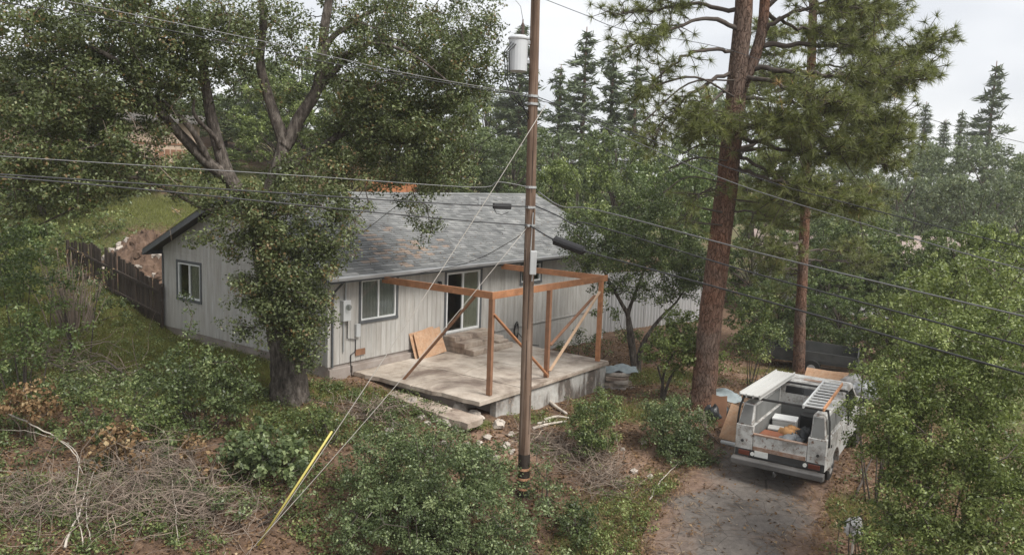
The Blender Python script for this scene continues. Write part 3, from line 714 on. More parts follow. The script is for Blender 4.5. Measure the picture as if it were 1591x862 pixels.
for k in range(7):   # long checks (splits) in the wood
    z = random.uniform(1.5, 9); a = random.uniform(3.4, 6.0); r_ = .134-.0035*z
    mb = MB(); mb.bar((lx*z+r_*math.cos(a), r_*math.sin(a), z), (lx*(z+.9)+(r_-.003)*math.cos(a+.05), (r_-.003)*math.sin(a+.05), z+.9), .012, .012); po(mb, 'split', 'tar')
# transformer can with bushing, hanger, wires
tcx = L(804, 112); tz0 = tcx[2]; tz1 = L(804, 57)[2]
cx, cy = tcx[0], .0
M['can'] = plain('transformer_grey', (.50,.52,.53), .45, var=.06, scale=2)
mb = MB(); mb.lathe([(.17, 0), (.205, .015), (.205, tz1-tz0-.07), (.225, tz1-tz0-.06), (.225, tz1-tz0-.03), (.16, tz1-tz0+.02)], (cx, cy, tz0), 20); tr = po(mb, 'transformer', 'can', smooth=False)
M['porcelain'] = plain('brown_porcelain', (.10,.07,.06), .25)
mb = MB(); mb.lathe([(.02, 0), (.05, .03), (.025, .06), (.055, .09), (.025, .12), (.05, .15), (.025, .18), (.045, .21), (.02, .26), (.012, .34)], (cx+.08, cy-.05, tz1+.01), 12); po(mb, 'bushing', 'porcelain', tr, smooth=True)
for dz in (.18, .58):
    mb = MB(); mb.box((cx+.19, -.05, tz0+dz), (lx*(tz0+dz)-.08, .05, tz0+dz+.07)); po(mb, 'bracket', 'steel', tr)
for k in range(3):
    mb = MB(); x0 = cx-.15+.05*k; mb.tube([(x0, -.2, tz1-.15-.02*k), (x0-.14, -.24, tz1-.35), (x0-.10, -.24, tz0-.2), (x0+.02+.05*k, -.2, tz0-.55), (lx*5.5-.12, -.10, tz0-.85-.07*k)], .011, 6); po(mb, 'drop_lead', 'black', tr, smooth=True)
mb = MB(); mb.tube([(cx+.08, -.05, tz1+.33), (cx+.02, -.1, tz1+.6), (cx-.12, -.12, tz1+.75), (cx-.16, -.12, tz1+1.2), (lx*12, -.1, tz1+1.9)], .006, 6); po(mb, 'drop_lead', 'wire_alu', tr, smooth=True)
# hardware collars where the cables tie in
for py in (150, 162, 291, 322, 350):
    z = L(825, py)[2]; mb = MB(); mb.tube([(lx*z, 0, z-.025), (lx*z, 0, z+.025)], .125, 16); mb.bar((lx*z-.03, -.12, z), (lx*z-.03, -.2, z), .04, .05); po(mb, 'clamp', 'steel')
p0, p1 = L(823, 388), L(833, 425)
mb = MB(); mb.box((p0[0]+.01, -.28, p1[2]), (p0[0]+.155, -.135, p0[2])); po(mb, 'terminal_box', 'greybox', bevel=.02)
mb = MB(); mb.tube([(p0[0]+.08, -.2, p1[2]), (p0[0]+.07, -.19, p1[2]-.15)], .015, 6); po(mb, 'conduit_stub', 'steel')
mb = MB(); mb.tube([(p0[0]+.02, -.16, p0[2]), (lx*6.5+.06, -.14, L(825, 330)[2])], .012, 6); po(mb, 'conduit', 'steel')

# ------------------------------------------------------------------ cables
def spline(P, n=14):
    P = [np.asarray(p, float) for p in P]; Q = [2*P[0]-P[1]] + P + [2*P[-1]-P[-2]]; o = []
    for i in range(1, len(Q)-2):
        for t in np.linspace(0, 1, n, endpoint=False):
            a, b, c, d = Q[i-1:i+3]
            o.append(.5*((2*b) + (-a+c)*t + (2*a-5*b+4*c-d)*t*t + (-a+3*b-3*c+d)*t**3))
    return o + [P[-1]]
def cable(pts, r, mat, label, name='cable', group='cables strung to the pole', n=10, extra=None):
    P = [at(*p) for p in pts]
    if pts[-1][0] > 1700: P.append(P[-1] + (P[-1]-P[-2])*4 + np.array([0, 0, .8]))
    if pts[0][0] < -100: P.insert(0, P[0] + (P[0]-P[1])*4)
    S = spline(P, n); o0 = S[-1]
    mb = MB(); mb.tube([s-o0 for s in S], r, 6)
    o = mb.build(name, M[mat], smooth=True); o.location = o0.tolist(); tag(o, label, 'cable', group)
    return o, o0
A_ = PY-.13
cable([(-160,-45,12.5), (92,0,13.6), (430,69,15.2), (620,112,16.4), (822,148,A_)], .008, 'wire_alu', 'upper of two thin power lines running from top left to the pole')
cable([(-160,-22,12.3), (30,8,13.3), (250,45,14.3), (480,92,15.5), (640,120,16.5), (822,151,A_)], .009, 'wire', 'lower of two thin power lines running from top left to the pole')
cable([(-200,232,12.4), (0,243,13.3), (480,274,15.5), (735,291,17), (775,283,17.2), (822,291,A_)], .009, 'wire_alu', 'topmost of the three cables crossing in front of the oak')
w2, o2 = cable([(-200,262,12.4), (0,271,13.3), (480,303,15.5), (700,317,16.8), (820,321,A_)], .015, 'wire', 'middle cable in front of the oak with a small black splice box near the pole')
q = at(780, 321, 17.25) - o2; q0 = at(766, 320, 17.2) - o2; q1 = at(794, 321, 17.3) - o2
mb = MB(); mb.bar(q0, q1, .12, .13); mb.build('splice_box', M['black'], w2, bevel=.025)
mb = MB(); mb.tube([q0 + [.03,0,-.06], q0 + [.08,-.02,-.16], q + [0,0,-.18], q1 + [-.05,0,-.12]], .008, 5); mb.build('splice_loop', M['wire'], w2)
cable([(-200,263,12.2), (0,275,13.1), (240,296,14.2), (480,320,15.3), (700,341,16.8), (818,350,A_)], .015, 'wire', 'lowest of the three black cables crossing in front of the oak')
cable([(836,151,PY-.05), (960,199,16), (1179,277,14), (1309,314,12.8), (1591,385,10.8), (1800,430,9.6)], .009, 'wire', 'higher of the two thin dark lines sagging right past the pine')
cable([(836,156,PY-.06), (880,168,17), (960,208,16), (1134,282,14.3), (1329,344,12.6), (1591,419,10.6), (1800,468,9.5)], .009, 'wire_alu', 'lower of the two thin lines sagging right past the pine')
cable([(836,298,A_), (873,321,17), (930,327,16.6), (1160,388,14.2), (1376,441,12.4), (1591,491,10.7), (1800,536,9.5)], .013, 'wire_alu', 'top one of three heavy cables running right in front of the pine trunk')
cable([(832,320,A_), (866,335,17), (893,349,16.8), (920,349,16.5), (1160,421,14.1), (1412,489,12), (1591,537,10.6), (1800,590,9.4)], .014, 'wire', 'middle one of three heavy cables running right in front of the pine trunk')
w5, o5 = cable([(824,351,A_), (862,373,17), (905,389,16.7), (1160,459,14), (1466,546,11.5), (1591,581,10.5), (1800,640,9.2)], .016, 'wire', 'lowest heavy cable running right with a fat black splice case beside the pole')
q0, q1 = at(861, 373, 17) - o5, at(907, 390, 16.7) - o5
mb = MB(); d = q1-q0; mb.tube([q0-d*.06, q0, q0+d*.02, q1-d*.02, q1, q1+d*.08], [.02, .06, .10, .10, .07, .02], 12); mb.build('splice_case', M['black'], w5, smooth=False)
cable([(838,-4,PY), (905,22,18), (975,48,19), (1134,78,20), (1300,140,21), (1450,187,22), (1591,222,23), (1800,270,24)], .007, 'wire', 'highest thin line crossing the sky behind the pine')
cable([(836,165,PY-.1), (800,190,18.5), (700,255,21), (565,360,23.5)], .009, 'wire', 'slack service drop falling from the pole to the house roof')
cable([(826,352,A_), (790,377,18.3), (720,410,20), (590,435,21.2)], .008, 'wire', 'thin service line from the pole to the left end of the eave')
cable([(865,188,PY), (872,230,17.6), (905,300,18), (900,330,18)], .006, 'wire', 'short slack lead hanging just right of the pole')
# guy wires with the yellow guard
anc = onground(398, 856)
def guy(ptop, end, label, r=.008):
    mb = MB(); n = 12; S = [ptop + (end-ptop)*t + np.array([0, 0, -.12*4*t*(1-t)]) for t in np.linspace(0, 1, n)]
    mb.tube([s - end for s in S], r, 6); o = mb.build('guy_wire', M['guy'], smooth=True); o.location = end.tolist()
    tag(o, label, 'guy wire', 'guy wires staying the pole'); return o, S
tp = at(848, 163, PY-.12)
g1, S1 = guy(tp, anc, 'pale guy wire slanting from the pole to a yellow guard at bottom')
d = (anc-tp)/np.linalg.norm(anc-tp)
k0 = at(502, 716, 1); 
mb = MB(); gl = 2.6
mb.tube([-d*.05 + [0,0,.03], -d*gl*.5 + [0,0,.03], -d*gl + [0,0,.03]], [.022, .022, .022], 10); mb.build('guy_guard', M['yellow'], g1, smooth=True)
anc2 = onground(372, 875); tp2 = at(820, 352, PY-.12)
guy(tp2, anc2, 'thin lower guy wire slanting from the pole beside the yellow guard', .006)
mb = MB(); e0 = onground(525, 862); e1 = at(578, 795, 15.0); mb.tube([e0*0, (e1-e0)*.5, (e1-e0)], .011, 6); o = mb.build('fallen_pipe', M['pale_stick']); o.location = e0.tolist(); tag(o, 'thin pale pole poking up from the foreground bush', 'pole')

# ------------------------------------------------------------------ pickup truck with open service body
def m_truck():
    m, nt, b = nodes_of('scuffed_white_paint')
    n1 = noise(nt, 2.6, 8, rough=.7); n2 = noise(nt, 9, 8, rough=.75); n3 = noise(nt, 1.2, 4)
    c = ramp(nt, n3, [(.3, (.44,.44,.42)), (.7, (.58,.58,.56))])
    c = mixc(nt, ramp(nt, n1, [(.47, (0,0,0)), (.62, (1,1,1))]), c, (.25,.235,.215))
    c = mixc(nt, ramp(nt, n2, [(.55, (0,0,0)), (.62, (1,1,1))]), c, (.15,.085,.055))
    nt.links.new(c, b.inputs['Base Color']); b.inputs['Roughness'].default_value = .5; bump(nt, b, n2, .08, .01); return m
M['truck'] = m_truck()
M['truck_grey'] = plain('dull_grey_panel', (.17,.175,.17), .6, var=.2, scale=2, dirt=(.12,.11,.10), dirt_amt=.5)
M['rust'] = plain('rust', (.22,.125,.08), .9, var=.35, scale=8, dirt=(.55,.5,.45), dirt_amt=.5, dirt_scale=6)
M['dark_metal'] = plain('dark_metal', (.05,.05,.05), .5, metal=.3, var=.3, scale=5)
M['bumper'] = plain('dull_bumper', (.11,.105,.10), .55, metal=.2, var=.3, scale=4)
M['lamp_red'] = plain('tail_lamp', (.12,.035,.022), .3)
M['lamp_white'] = plain('reverse_lamp', (.7,.7,.66), .3)
M['plate'] = plain('licence_plate', (.62,.63,.60), .5, var=.1, scale=20)
M['dark_glass'] = plain('dark_glass', (.012,.014,.016), .08, var=.1, spec=.6)
M['tyre'] = plain('tyre', (.022,.021,.020), .85, var=.2, bumpy=.2)
M['rim'] = plain('steel_rim', (.45,.45,.44), .5, metal=.3)
TH = R(33)
rr = onground(1287, 752); fwd = np.array([math.sin(TH), math.cos(TH), 0]); rt = np.array([math.cos(TH), -math.sin(TH), 0])
tb_ = rr - rt*.92; tb_[2] = float(h(*(tb_[:2]+fwd[:2]*1.5))) + .065
truck = empty('pickup_truck', tb_.tolist(), -TH, 'battered white pickup truck with open service body and roof racks on the driveway', 'truck')
def tp_(mb, name, mat, parent=None, **k): return mb.build(name, M[mat], parent or truck, **k)
WB = 3.35
# side boxes with wheel arch
for sx in (-1, 1):
    mb = MB(); n = 9
    arch = [(.46*math.cos(a), .46*math.sin(a)*1.0+.36) for a in np.linspace(math.pi, 0, n)]
    poly = [(-1.2, .56), (-.46, .50)] + arch + [(.46, .50), (1.32, .52), (1.32, 1.30), (-1.2, 1.30)]
    x0, x1 = (.62, 1.03) if sx > 0 else (-1.03, -.62)
    mb.prism_axis(poly, x0, x1, 0); side = tp_(mb, 'side_box', 'truck', bevel=.02)
    # upper canopy: tapered box with a grey panel outside
    mb = MB(); a, b = (.66, 1.0) if sx > 0 else (-1.0, -.66); a2, b2 = (.66, .92) if sx > 0 else (-.92, -.66)
    y0, y1 = -1.17, 1.30
    vs = [(a, y0, 1.302), (b, y0, 1.302), (b, y1, 1.302), (a, y1, 1.302), (a2, y0+.12, 1.80), (b2, y0+.12, 1.80), (b2, y1-.05, 1.80), (a2, y1-.05, 1.80)]
    mb.add(vs, [(0,3,2,1),(4,5,6,7),(0,1,5,4),(1,2,6,5),(2,3,7,6),(3,0,4,7)]); up = tp_(mb, 'upper_box', 'truck', bevel=.02)
    for py0, py1 in ((-1.0, -.15), (-.08, .6), (.67, 1.2)):
        mb = MB(); o_ = .012*sx
        e = lambda y, z: ((1.0 - .08*(z-1.302)/.498)*sx + o_, y, z)
        mb.add([e(py0, 1.38), e(py1, 1.38), e(py1, 1.72), e(py0+.03, 1.72)], [(0,1,2,3)]); tp_(mb, 'side_panel', 'truck_grey', up)
    mb = MB(); mb.add([(sx*.69, -1.178, 1.33), (sx*.97, -1.178, 1.33), (sx*.90, -1.072, 1.76), (sx*.69, -1.072, 1.76)], [(0,1,2,3)]); tp_(mb, 'end_panel', 'truck_grey', up)
    mb = MB(); mb.add([(sx*.653, -.95, 1.34), (sx*.653, 1.15, 1.34), (sx*.653, 1.15, 1.74), (sx*.653, -.95, 1.74)], [(0,1,2,3)]); tp_(mb, 'inner_panel', 'truck_grey', up)
    for dy in (-.75, .6):   # locker doors
        mb = MB(); mb.box((1.031*sx if sx > 0 else -1.045, dy-.28 if dy < 0 else dy-.1, .88), (1.045*sx if sx > 0 else -1.031, dy+.25 if dy < 0 else dy+.62, 1.24)); ld = tp_(mb, 'locker_door', 'truck', side, bevel=.006)
        mb = MB(); mb.tube([(1.046*sx, dy, 1.06), (1.062*sx, dy, 1.06)], .035, 10); tp_(mb, 'latch', 'dark_metal', side)
    mb = MB(); mb.tube([(sx*.86, -1.205, .92), (sx*.86, -1.225, .92)], .035, 10); tp_(mb, 'latch', 'dark_metal', side)
    # tail lamps
    mb = MB(); mb.box((sx*.80-.13, -1.235, .585), (sx*.80+.13, -1.212, .70)); tp_(mb, 'tail_lamp', 'lamp_red', bevel=.01)
    mb = MB(); mb.tube([(sx*.60, -1.213, .645), (sx*.60, -1.24, .645)], .045, 12); tp_(mb, 'reverse_lamp', 'lamp_white')
mb = MB(); mb.box((-.615, -1.12, .70), (.615, 1.32, .75)); tp_(mb, 'bed_floor', 'dark_metal')
for sx in (-1, 1):
    mb = MB(); mb.box((sx*.615-.006, -1.1, .752), (sx*.615+.003, 1.25, 1.29)); tp_(mb, 'bed_liner', 'truck_grey')
mb = MB(); mb.box((-.655, 1.26, .76), (.655, 1.31, 1.35)); tp_(mb, 'bulkhead', 'truck_grey')
mb = MB(); mb.box((-.612, -1.20, .735), (.612, -1.13, 1.10)); tg = tp_(mb, 'tailgate', 'truck', bevel=.015)
mb = MB(); mb.box((-.612, -1.215, 1.102), (.612, -1.115, 1.13)); tp_(mb, 'top_rail', 'rust', tg)
mb = MB(); mb.box((-.60, -1.222, .738), (.60, -1.202, .83)); tp_(mb, 'rust_strip', 'rust', tg)
mb = MB(); mb.box((-1.02, -1.21, .55), (1.02, -1.14, .732)); tp_(mb, 'rear_sill', 'dark_metal', bevel=.01)
mb = MB(); mb.box((-.55, -1.235, .60), (-.24, -1.213, .74)); tp_(mb, 'licence_plate', 'plate')
mb = MB(); mb.prism_axis([(-1.42, .40), (-1.22, .38), (-1.22, .545), (-1.38, .55), (-1.42, .52)], -1.05, 1.05, 0); tp_(mb, 'bumper', 'bumper', bevel=.015)
mb = MB(); mb.bar((0, -1.2, .34), (0, -1.55, .34), .06, .06); mb.blob((0, -1.55, .41), .03, 1, .02); tp_(mb, 'tow_hitch', 'dark_metal')
mb = MB(); mb.box((-.45, -1.15, .38), (-.33, 3.9, .52)); tp_(mb, 'chassis_rail', 'dark_metal')
mb = MB(); mb.box((.33, -1.15, .38), (.45, 3.9, .52)); tp_(mb, 'chassis_rail', 'dark_metal')
mb = MB(); mb.tube([(-.85, 0, .36), (.85, 0, .36)], .06, 8); tp_(mb, 'axle', 'dark_metal')
# cab
mb = MB()
cab = [(1.42, .48), (1.42, 1.25), (1.50, 1.82), (1.62, 1.88), (2.55, 1.86), (2.68, 1.80), (3.12, 1.22), (4.25, 1.12), (4.40, .98), (4.42, .50)]
def loft(mb, poly, xs):
    n = len(poly); vs = []
    for x, sh_ in xs: vs += [(x*(1 - sh_*max(0, (z-1.2)/.65)), y, z) for y, z in poly]
    fs = []
    for i in range(len(xs)-1):
        for k in range(n): fs.append((i*n+k, i*n+(k+1) % n, (i+1)*n+(k+1) % n, (i+1)*n+k))
    fs += [tuple(range(n))[::-1], tuple(range((len(xs)-1)*n, len(xs)*n))]
    return mb.add(vs, fs)
loft(mb, cab, [(-.97, .16), (-.90, .12), (.90, .12), (.97, .16)]); cb = tp_(mb, 'cab', 'truck', bevel=.03)
mb = MB(); mb.add([(-.62, 1.432, 1.32), (.62, 1.432, 1.32), (.58, 1.490, 1.76), (-.58, 1.490, 1.76)], [(0,1,2,3)]); tp_(mb, 'rear_window', 'dark_glass', cb)
mb = MB(); mb.add([(-.80, 3.09, 1.28), (.80, 3.09, 1.28), (.70, 2.73, 1.77), (-.70, 2.73, 1.77)], [(0,3,2,1)]); tp_(mb, 'windscreen', 'dark_glass', cb)
for sx in (-1, 1):
    xw = lambda z: sx*(.972*(1-.16*max(0, (z-1.2)/.65))+.004)
    mb = MB(); mb.add([(xw(1.27), 1.62, 1.27), (xw(1.27), 2.86, 1.27), (xw(1.72), 2.60, 1.72), (xw(1.72), 1.66, 1.72)], [(0,1,2,3)]); tp_(mb, 'side_window', 'dark_glass', cb)
    mb = MB(); mb.box((sx*1.0-.0, 2.74, 1.22) if sx > 0 else (-1.22, 2.74, 1.22), (1.22, 2.83, 1.44) if sx > 0 else (-1.0, 2.83, 1.44)); tp_(mb, 'mirror', 'dark_metal', cb, bevel=.015)
    mb = MB(); mb.tube([(sx*.985, 1.75, 1.14), (sx*1.0, 1.75, 1.14), (sx*1.0, 1.9, 1.14), (sx*.985, 1.9, 1.14)], .012, 6); tp_(mb, 'door_handle', 'dark_metal', cb)
    mb = MB(); mb.box((sx*.74-.1, 4.421, .75), (sx*.74+.1, 4.44, .92)); tp_(mb, 'headlight', 'lamp_white', cb)
    for yy in (0, WB):
        mb = MB(); mb.tube([(sx*.70, yy, .36), (sx*.72, yy, .36), (sx*.93, yy, .36), (sx*.95, yy, .36)], [.30, .36, .36, .31], 22); wh = tp_(mb, 'wheel', 'tyre')
        mb = MB(); mb.tube([(sx*.94, yy, .36), (sx*.953, yy, .36)], [.21, .20], 18); tp_(mb, 'rim', 'rim', wh)
        mb = MB(); mb.tube([(sx*.954, yy, .36), (sx*.985, yy, .36)], [.07, .05], 10); tp_(mb, 'hub_cap', 'dark_metal', wh)
    # arch liners at the front
    mb = MB(); mb.tube([(sx*.75, WB, .40), (sx*.982, WB, .40)], .44, 20); tp_(mb, 'wheel_well', 'dark_metal', cb)
mb = MB(); mb.box((-.25, 1.85, 1.882), (.3, 2.05, 1.892)); tp_(mb, 'roof_patch', 'rust', cb, bevel=.005)
# racks
for yy in (-.98, 1.18):
    mb = MB(); mb.bar((-.98, yy, 1.93), (.98, yy, 1.93), .05, .05); rk = tp_(mb, 'rack_bar', 'dark_metal')
    for sx in (-1, 1):
        mb = MB(); mb.tube([(sx*.96, yy, 1.91), (sx*1.02, yy-.04, 1.70), (sx*1.04, yy-.06, 1.45), (sx*1.055, yy-.05, 1.10)], .024, 8); tp_(mb, 'rack_leg', 'dark_metal', rk)
# on the racks and in the bed
def T(x, y, z): return (tb_ + rt*x + fwd*y + np.array([0, 0, z]))
lad = empty('ladder', T(.62, .1, 1.96).tolist(), -TH+.05, 'orange rail ladder with pale rungs lying on the right rack of the truck', 'ladder')
M['fibre_orange'] = plain('orange_fibreglass', (.50,.25,.13), .55, var=.15, scale=5)
M['alu'] = plain('aluminium', (.66,.67,.67), .4, metal=.35, var=.1)
for sx in (-.22, .22):
    mb = MB(); mb.box((sx-.018, -1.35, 0), (sx+.018, 1.45, .085)); mb.build('rail', M['fibre_orange' if sx > 0 else 'alu'], lad, bevel=.005)
for k in range(10):
    mb = MB(); y = -1.22 + k*.285; mb.box((-.20, y-.025, .025), (.20, y+.025, .06)); mb.build('rung', M['alu'], lad, bevel=.004)
pl = empty('plank', T(-.74, .25, 1.96).tolist(), -TH-.02, 'long white aluminium plank lying on the left rack of the truck', 'plank')
M['plank_white'] = plain('dusty_white_plank', (.50,.50,.48), .55, var=.1, scale=4, dirt=(.35,.33,.30), dirt_amt=.45, dirt_scale=2, stretch=(3,.4,3))
mb = MB(); mb.box((-.25, -1.45, .05), (.25, 1.55, .075)); mb.build('deck', M['plank_white'], pl)
for x in (-.25, -.09, .07, .225):
    mb = MB(); mb.box((x, -1.45, .0), (x+.025, 1.55, .11 if abs(x) > .2 else .088)); mb.build('rib', M['plank_white'], pl)
def thing_box(name, c, s, rz, mat, label, cat, lid=None, z=.752):
    o = empty(name, T(c[0], c[1], z).tolist(), -TH+rz, label, cat)
    mb = MB(); mb.box((-s[0]/2, -s[1]/2, 0), (s[0]/2, s[1]/2, s[2])); mb.build('body', M[mat], o, bevel=.02)
    if lid: mb = MB(); mb.box((-s[0]/2-.01, -s[1]/2-.01, s[2]+.001), (s[0]/2+.01, s[1]/2+.01, s[2]+.06)); mb.build('lid', M[lid], o, bevel=.02)
    return o
M['red_case'] = plain('red_brown_case', (.26,.10,.055), .6, var=.2)
M['ochre_bag'] = plain('ochre_canvas', (.42,.23,.10), .9, var=.3, scale=6, bumpy=.3)
M['bin_bag'] = plain('black_plastic', (.03,.032,.034), .35, var=.3, scale=6, bumpy=.6)
M['grey_bag'] = plain('grey_plastic', (.25,.26,.27), .5, var=.3, scale=6, bumpy=.5)
thing_box('cooler', (-.28, .35), (.56, .42, .42), .1, 'plank_white', 'white lidded cool box in the back of the truck', 'cool box', 'white')
thing_box('tool_case', (-.34, -.62), (.48, .42, .30), -.05, 'red_case', 'red-brown tool case behind the truck tailgate', 'case')
thing_box('bucket_bin', (-.38, -.12), (.34, .30, .26), .15, 'plank_white', 'small pale bin between cool box and red-brown case', 'bin', 'plank_white')
thing_box('tool_chest', (.28, 1.0), (.62, .36, .42), 0, 'black', 'black tool chest against the truck bulkhead', 'chest', 'dark_metal')
def bag(name, c, r, mat, label, seed, parent=None):
    mb = MB()
    for k in range(6):
        a = k*1.05; mb.blob((.45*r[0]*math.cos(a), .45*r[1]*math.sin(a), r[2]*.45+.06*math.sin(a*2)), (r[0]*.62, r[1]*.62, r[2]*.55), seed+k, .22, nu=10, nv=7)
    o = mb.build(name, M[mat], smooth=True); o.location = c.tolist(); tag(o, label, 'bag'); return o
bag('canvas_bag', T(0.0, -.25, .76), (.32,.28,.38), 'ochre_bag', 'ochre canvas bag in the middle of the truck bed', 1)
bag('plastic_bag', T(.12, -.72, .76), (.34,.28,.32), 'grey_bag', 'grey crumpled plastic bag just inside the tailgate', 11)
bag('plastic_bag', T(.30, -.15, .76), (.30,.34,.36), 'bin_bag', 'black bin bag in the right half of the truck bed', 21)
mb = MB(); mb.bar(T(.50, -1.02, .82)-T(.5,0,.75), T(.55, .9, 1.32)-T(.5,0,.75), .09, .04); o = mb.build('timber', M['lumber'], bevel=.004); o.location = T(.5,0,.75).tolist(); tag(o, 'loose new timber leaning inside the right of the truck bed', 'timber')

# ------------------------------------------------------------------ boards, stones and junk round the lot
def sheet(name, p, size, rz, tilt, mat, label, cat='board', roll=0, th=.018):
    mb = MB(); r_ = random.Random(len(label))
    w_, hh = size
    poly = [(-w_/2, 0), (w_/2, .02), (w_/2-.02, hh), (w_*.1, hh-.03), (-w_/2+.05, hh+.01)]
    mb.prism_axis(poly, -th/2, th/2, 1); o = mb.build(name, M[mat], bevel=.003)
    o.location = np.asarray(p).tolist(); o.rotation_euler = (Matrix.Rotation(rz, 3, 'Z') @ Matrix.Rotation(tilt, 3, 'X') @ Matrix.Rotation(roll, 3, 'Y')).to_euler()
    return tag(o, label, cat)
p = H(3.98, -.40, PZ+.005); sheet('plywood_sheet', p, (1.30, .86), YAW, R(-20), 'osb', 'stained plywood sheet leaning on the wall left of the steps', roll=-.06)
p2 = p + VD*.12 - UD*.12; sheet('plywood_sheet', p2, (1.20, .88), YAW, R(-17), 'osb', 'second plywood sheet behind the stained one on the house wall', roll=-.12)
p = onground(1133, 690); sheet('plywood_sheet', p, (.62, 1.05), -.35, R(-24), 'osb', 'orange plywood panel leaning on the junk beside the pine trunk', roll=.2)
p = onground(1117, 672); sheet('plywood_sheet', p+[0,.25,0], (.5, .95), -.6, R(-18), 'lumber_old', 'dark weathered board behind the orange panel by the pine', roll=-.1)
# stones
sr = random.Random(5)
SP = [(700,650,.16),(716,655,.14),(688,646,.13),(695,660,.16),(735,648,.15),(722,668,.1),(640,628,.14),(628,634,.1),(655,652,.11),(664,660,.09),(652,640,.08),(670,645,.09),(680,656,.09),(745,690,.07),(757,683,.09),(775,664,.17),(783,696,.06),(770,714,.08),(758,706,.06),(690,690,.07),(730,705,.06),(812,700,.07),(640,668,.06),(612,618,.09),(795,676,.07),(1000,690,.07),(985,735,.08),(1010,742,.07),(968,700,.06),(715,640,.18),(745,655,.13),(708,670,.09)]
for _ in range(16): SP.append((sr.uniform(600, 800), sr.uniform(640, 712), sr.uniform(.05, .09)))
for k, (px, py, r) in enumerate(SP):
    p = onground(px, py); mb = MB(); mb.blob((0,0,0), (r*sr.uniform(1.0,1.5), r*sr.uniform(.9,1.3), r*sr.uniform(.7,1.0)), k, .28, nu=8, nv=5)
    o = mb.build('stone', M['stone'], bevel=.01); o.location = (p + [0,0,r*.4]).tolist(); o.rotation_euler = (0, 0, sr.uniform(0, 6))
    lab = ('pale rubble stone packed under the near patio corner', 'stones under the patio corner') if 680 <= px <= 750 and py <= 672 else ('rubble stone lying beside the sunken edging slabs', 'stones beside the edging slabs') if px < 690 else ('stone lying on the bank right of the dead twig heap', 'stones by the driveway bank') if px > 900 else ('small pale stone on the bare soil left of the pole', 'stones on the soil by the pole')
    tag(o, lab[0], 'stone', lab[1])
# pale roots and logs below the wall
for k, (pts, r, lab) in enumerate([([(848,622),(862,634),(880,646)], .06, 'grey driftwood-like root stump end at the foot of the retaining wall'), ([(846,655),(866,650),(884,652)], .045, 'upper short bleached log below the retaining wall'), ([(828,668),(850,662),(879,657)], .045, 'long bleached log lying below the retaining wall'), ([(835,660),(850,657)], .035, 'shortest bleached stick left of the long log')]):
    P = [onground(*q) + [0,0,r] for q in pts]; mb = MB(); mb.tube([x-P[0] for x in spline(P, 5)], [r*(1-.04*i) for i in range(len(spline(P, 5)))], 8, wob=.12, seed=k); o = mb.build('log', M['pale_stick'], smooth=True); o.location = P[0].tolist(); tag(o, lab, 'log')
# stack of slabs and a tarp at the far end of the patio
sp = onground(955, 600)
for k in range(5):
    mb = MB(); r_ = random.Random(k+40); n = 9
    poly = [((.62-.03*k)*(1+.18*r_.uniform(-1,1))*math.cos(a), (.42)*(1+.18*r_.uniform(-1,1))*math.sin(a)) for a in np.linspace(0, 2*math.pi, n, endpoint=False)]
    mb.prism(poly, 0, .11); o = mb.build('flagstone', M['slab_old' if k % 2 else 'stone'], bevel=.015); o.location = (sp + [r_.uniform(-.06,.06), r_.uniform(-.05,.05), -.05+.115*k]).tolist(); o.rotation_euler = (r_.uniform(-.05,.05), r_.uniform(-.05,.05), r_.uniform(0,6))
    tag(o, ['lowest', 'second lowest', 'middle', 'second highest', 'topmost'][k] + ' flagstone of the stack at the far end of the patio wall', 'flagstone', 'stacked flagstones')
M['tarp'] = plain('faded_tarp', (.26,.30,.31), .6, var=.25, scale=5, bumpy=.4)
def tarp(c, rx, ry, rz_, mat, label, seed):
    r_ = np.random.default_rng(seed); n = 14; V = []; F_ = []
    for j in range(n):
        for i in range(n):
            x, y = (i/(n-1)*2-1), (j/(n-1)*2-1); rr_ = math.hypot(x, y)
            z = rz_*max(0, 1-rr_**2*.75) + .05*r_.random() + .05*math.sin(6*x+3*y)
            V.append((x*rx*(1+.1*r_.random()), y*ry, max(z, .01)))
    for j in range(n-1):
        for i in range(n-1): a = j*n+i; F_.append((a, a+1, a+n+1, a+n))
    mb = MB(); mb.add(V, F_); o = mb.build('tarp', M[mat], smooth=False); o.location = np.asarray(c).tolist(); tag(o, label, 'tarp')
    m_ = o.modifiers.new('sub', 'SUBSURF'); m_.levels = 1; m_.render_levels = 1; m2 = o.modifiers.new('thick', 'SOLIDIFY'); m2.thickness = .01; return o
tarp(sp + [.2, .05, .52], .5, .42, .16, 'tarp', 'faded green-grey tarp over the flagstone stack', 1)
tarp(onground(1122, 638) + [0,0,.35], .50, .5, .25, 'tarp', 'grey-blue tarp on the junk pile right of the big pine', 2)
bag('plastic_bag', onground(1112, 655), (.35,.3,.45), 'bin_bag', 'black bag in the junk pile right of the big pine', 31)
bag('plastic_bag', onground(1106, 640), (.28,.25,.40), 'grey_bag', 'pale grey bag against the big pine trunk', 41)
for k in range(4):
    a = onground(1100+6*k, 680+4*k); mb = MB(); mb.tube([(0,0,.02), (-.15-.06*k, .2, .35), (-.2-.05*k, .3, .75)], .018, 6); o = mb.build('stick', M['dead_twig'], smooth=True); o.location = a.tolist(); tag(o, ['leftmost','second','third','rightmost'][k] + ' grey stick of four propped in the junk by the pine foot', 'stick', 'sticks propped by the pine')
mb = MB(); p = onground(1120, 690); mb.tube([(0,0,.05), (.35,-.25,.06)], .06, 10); o = mb.build('pipe', M['greybox']); o.location = p.tolist(); tag(o, 'short grey pipe lying beside the orange plywood panel', 'pipe')
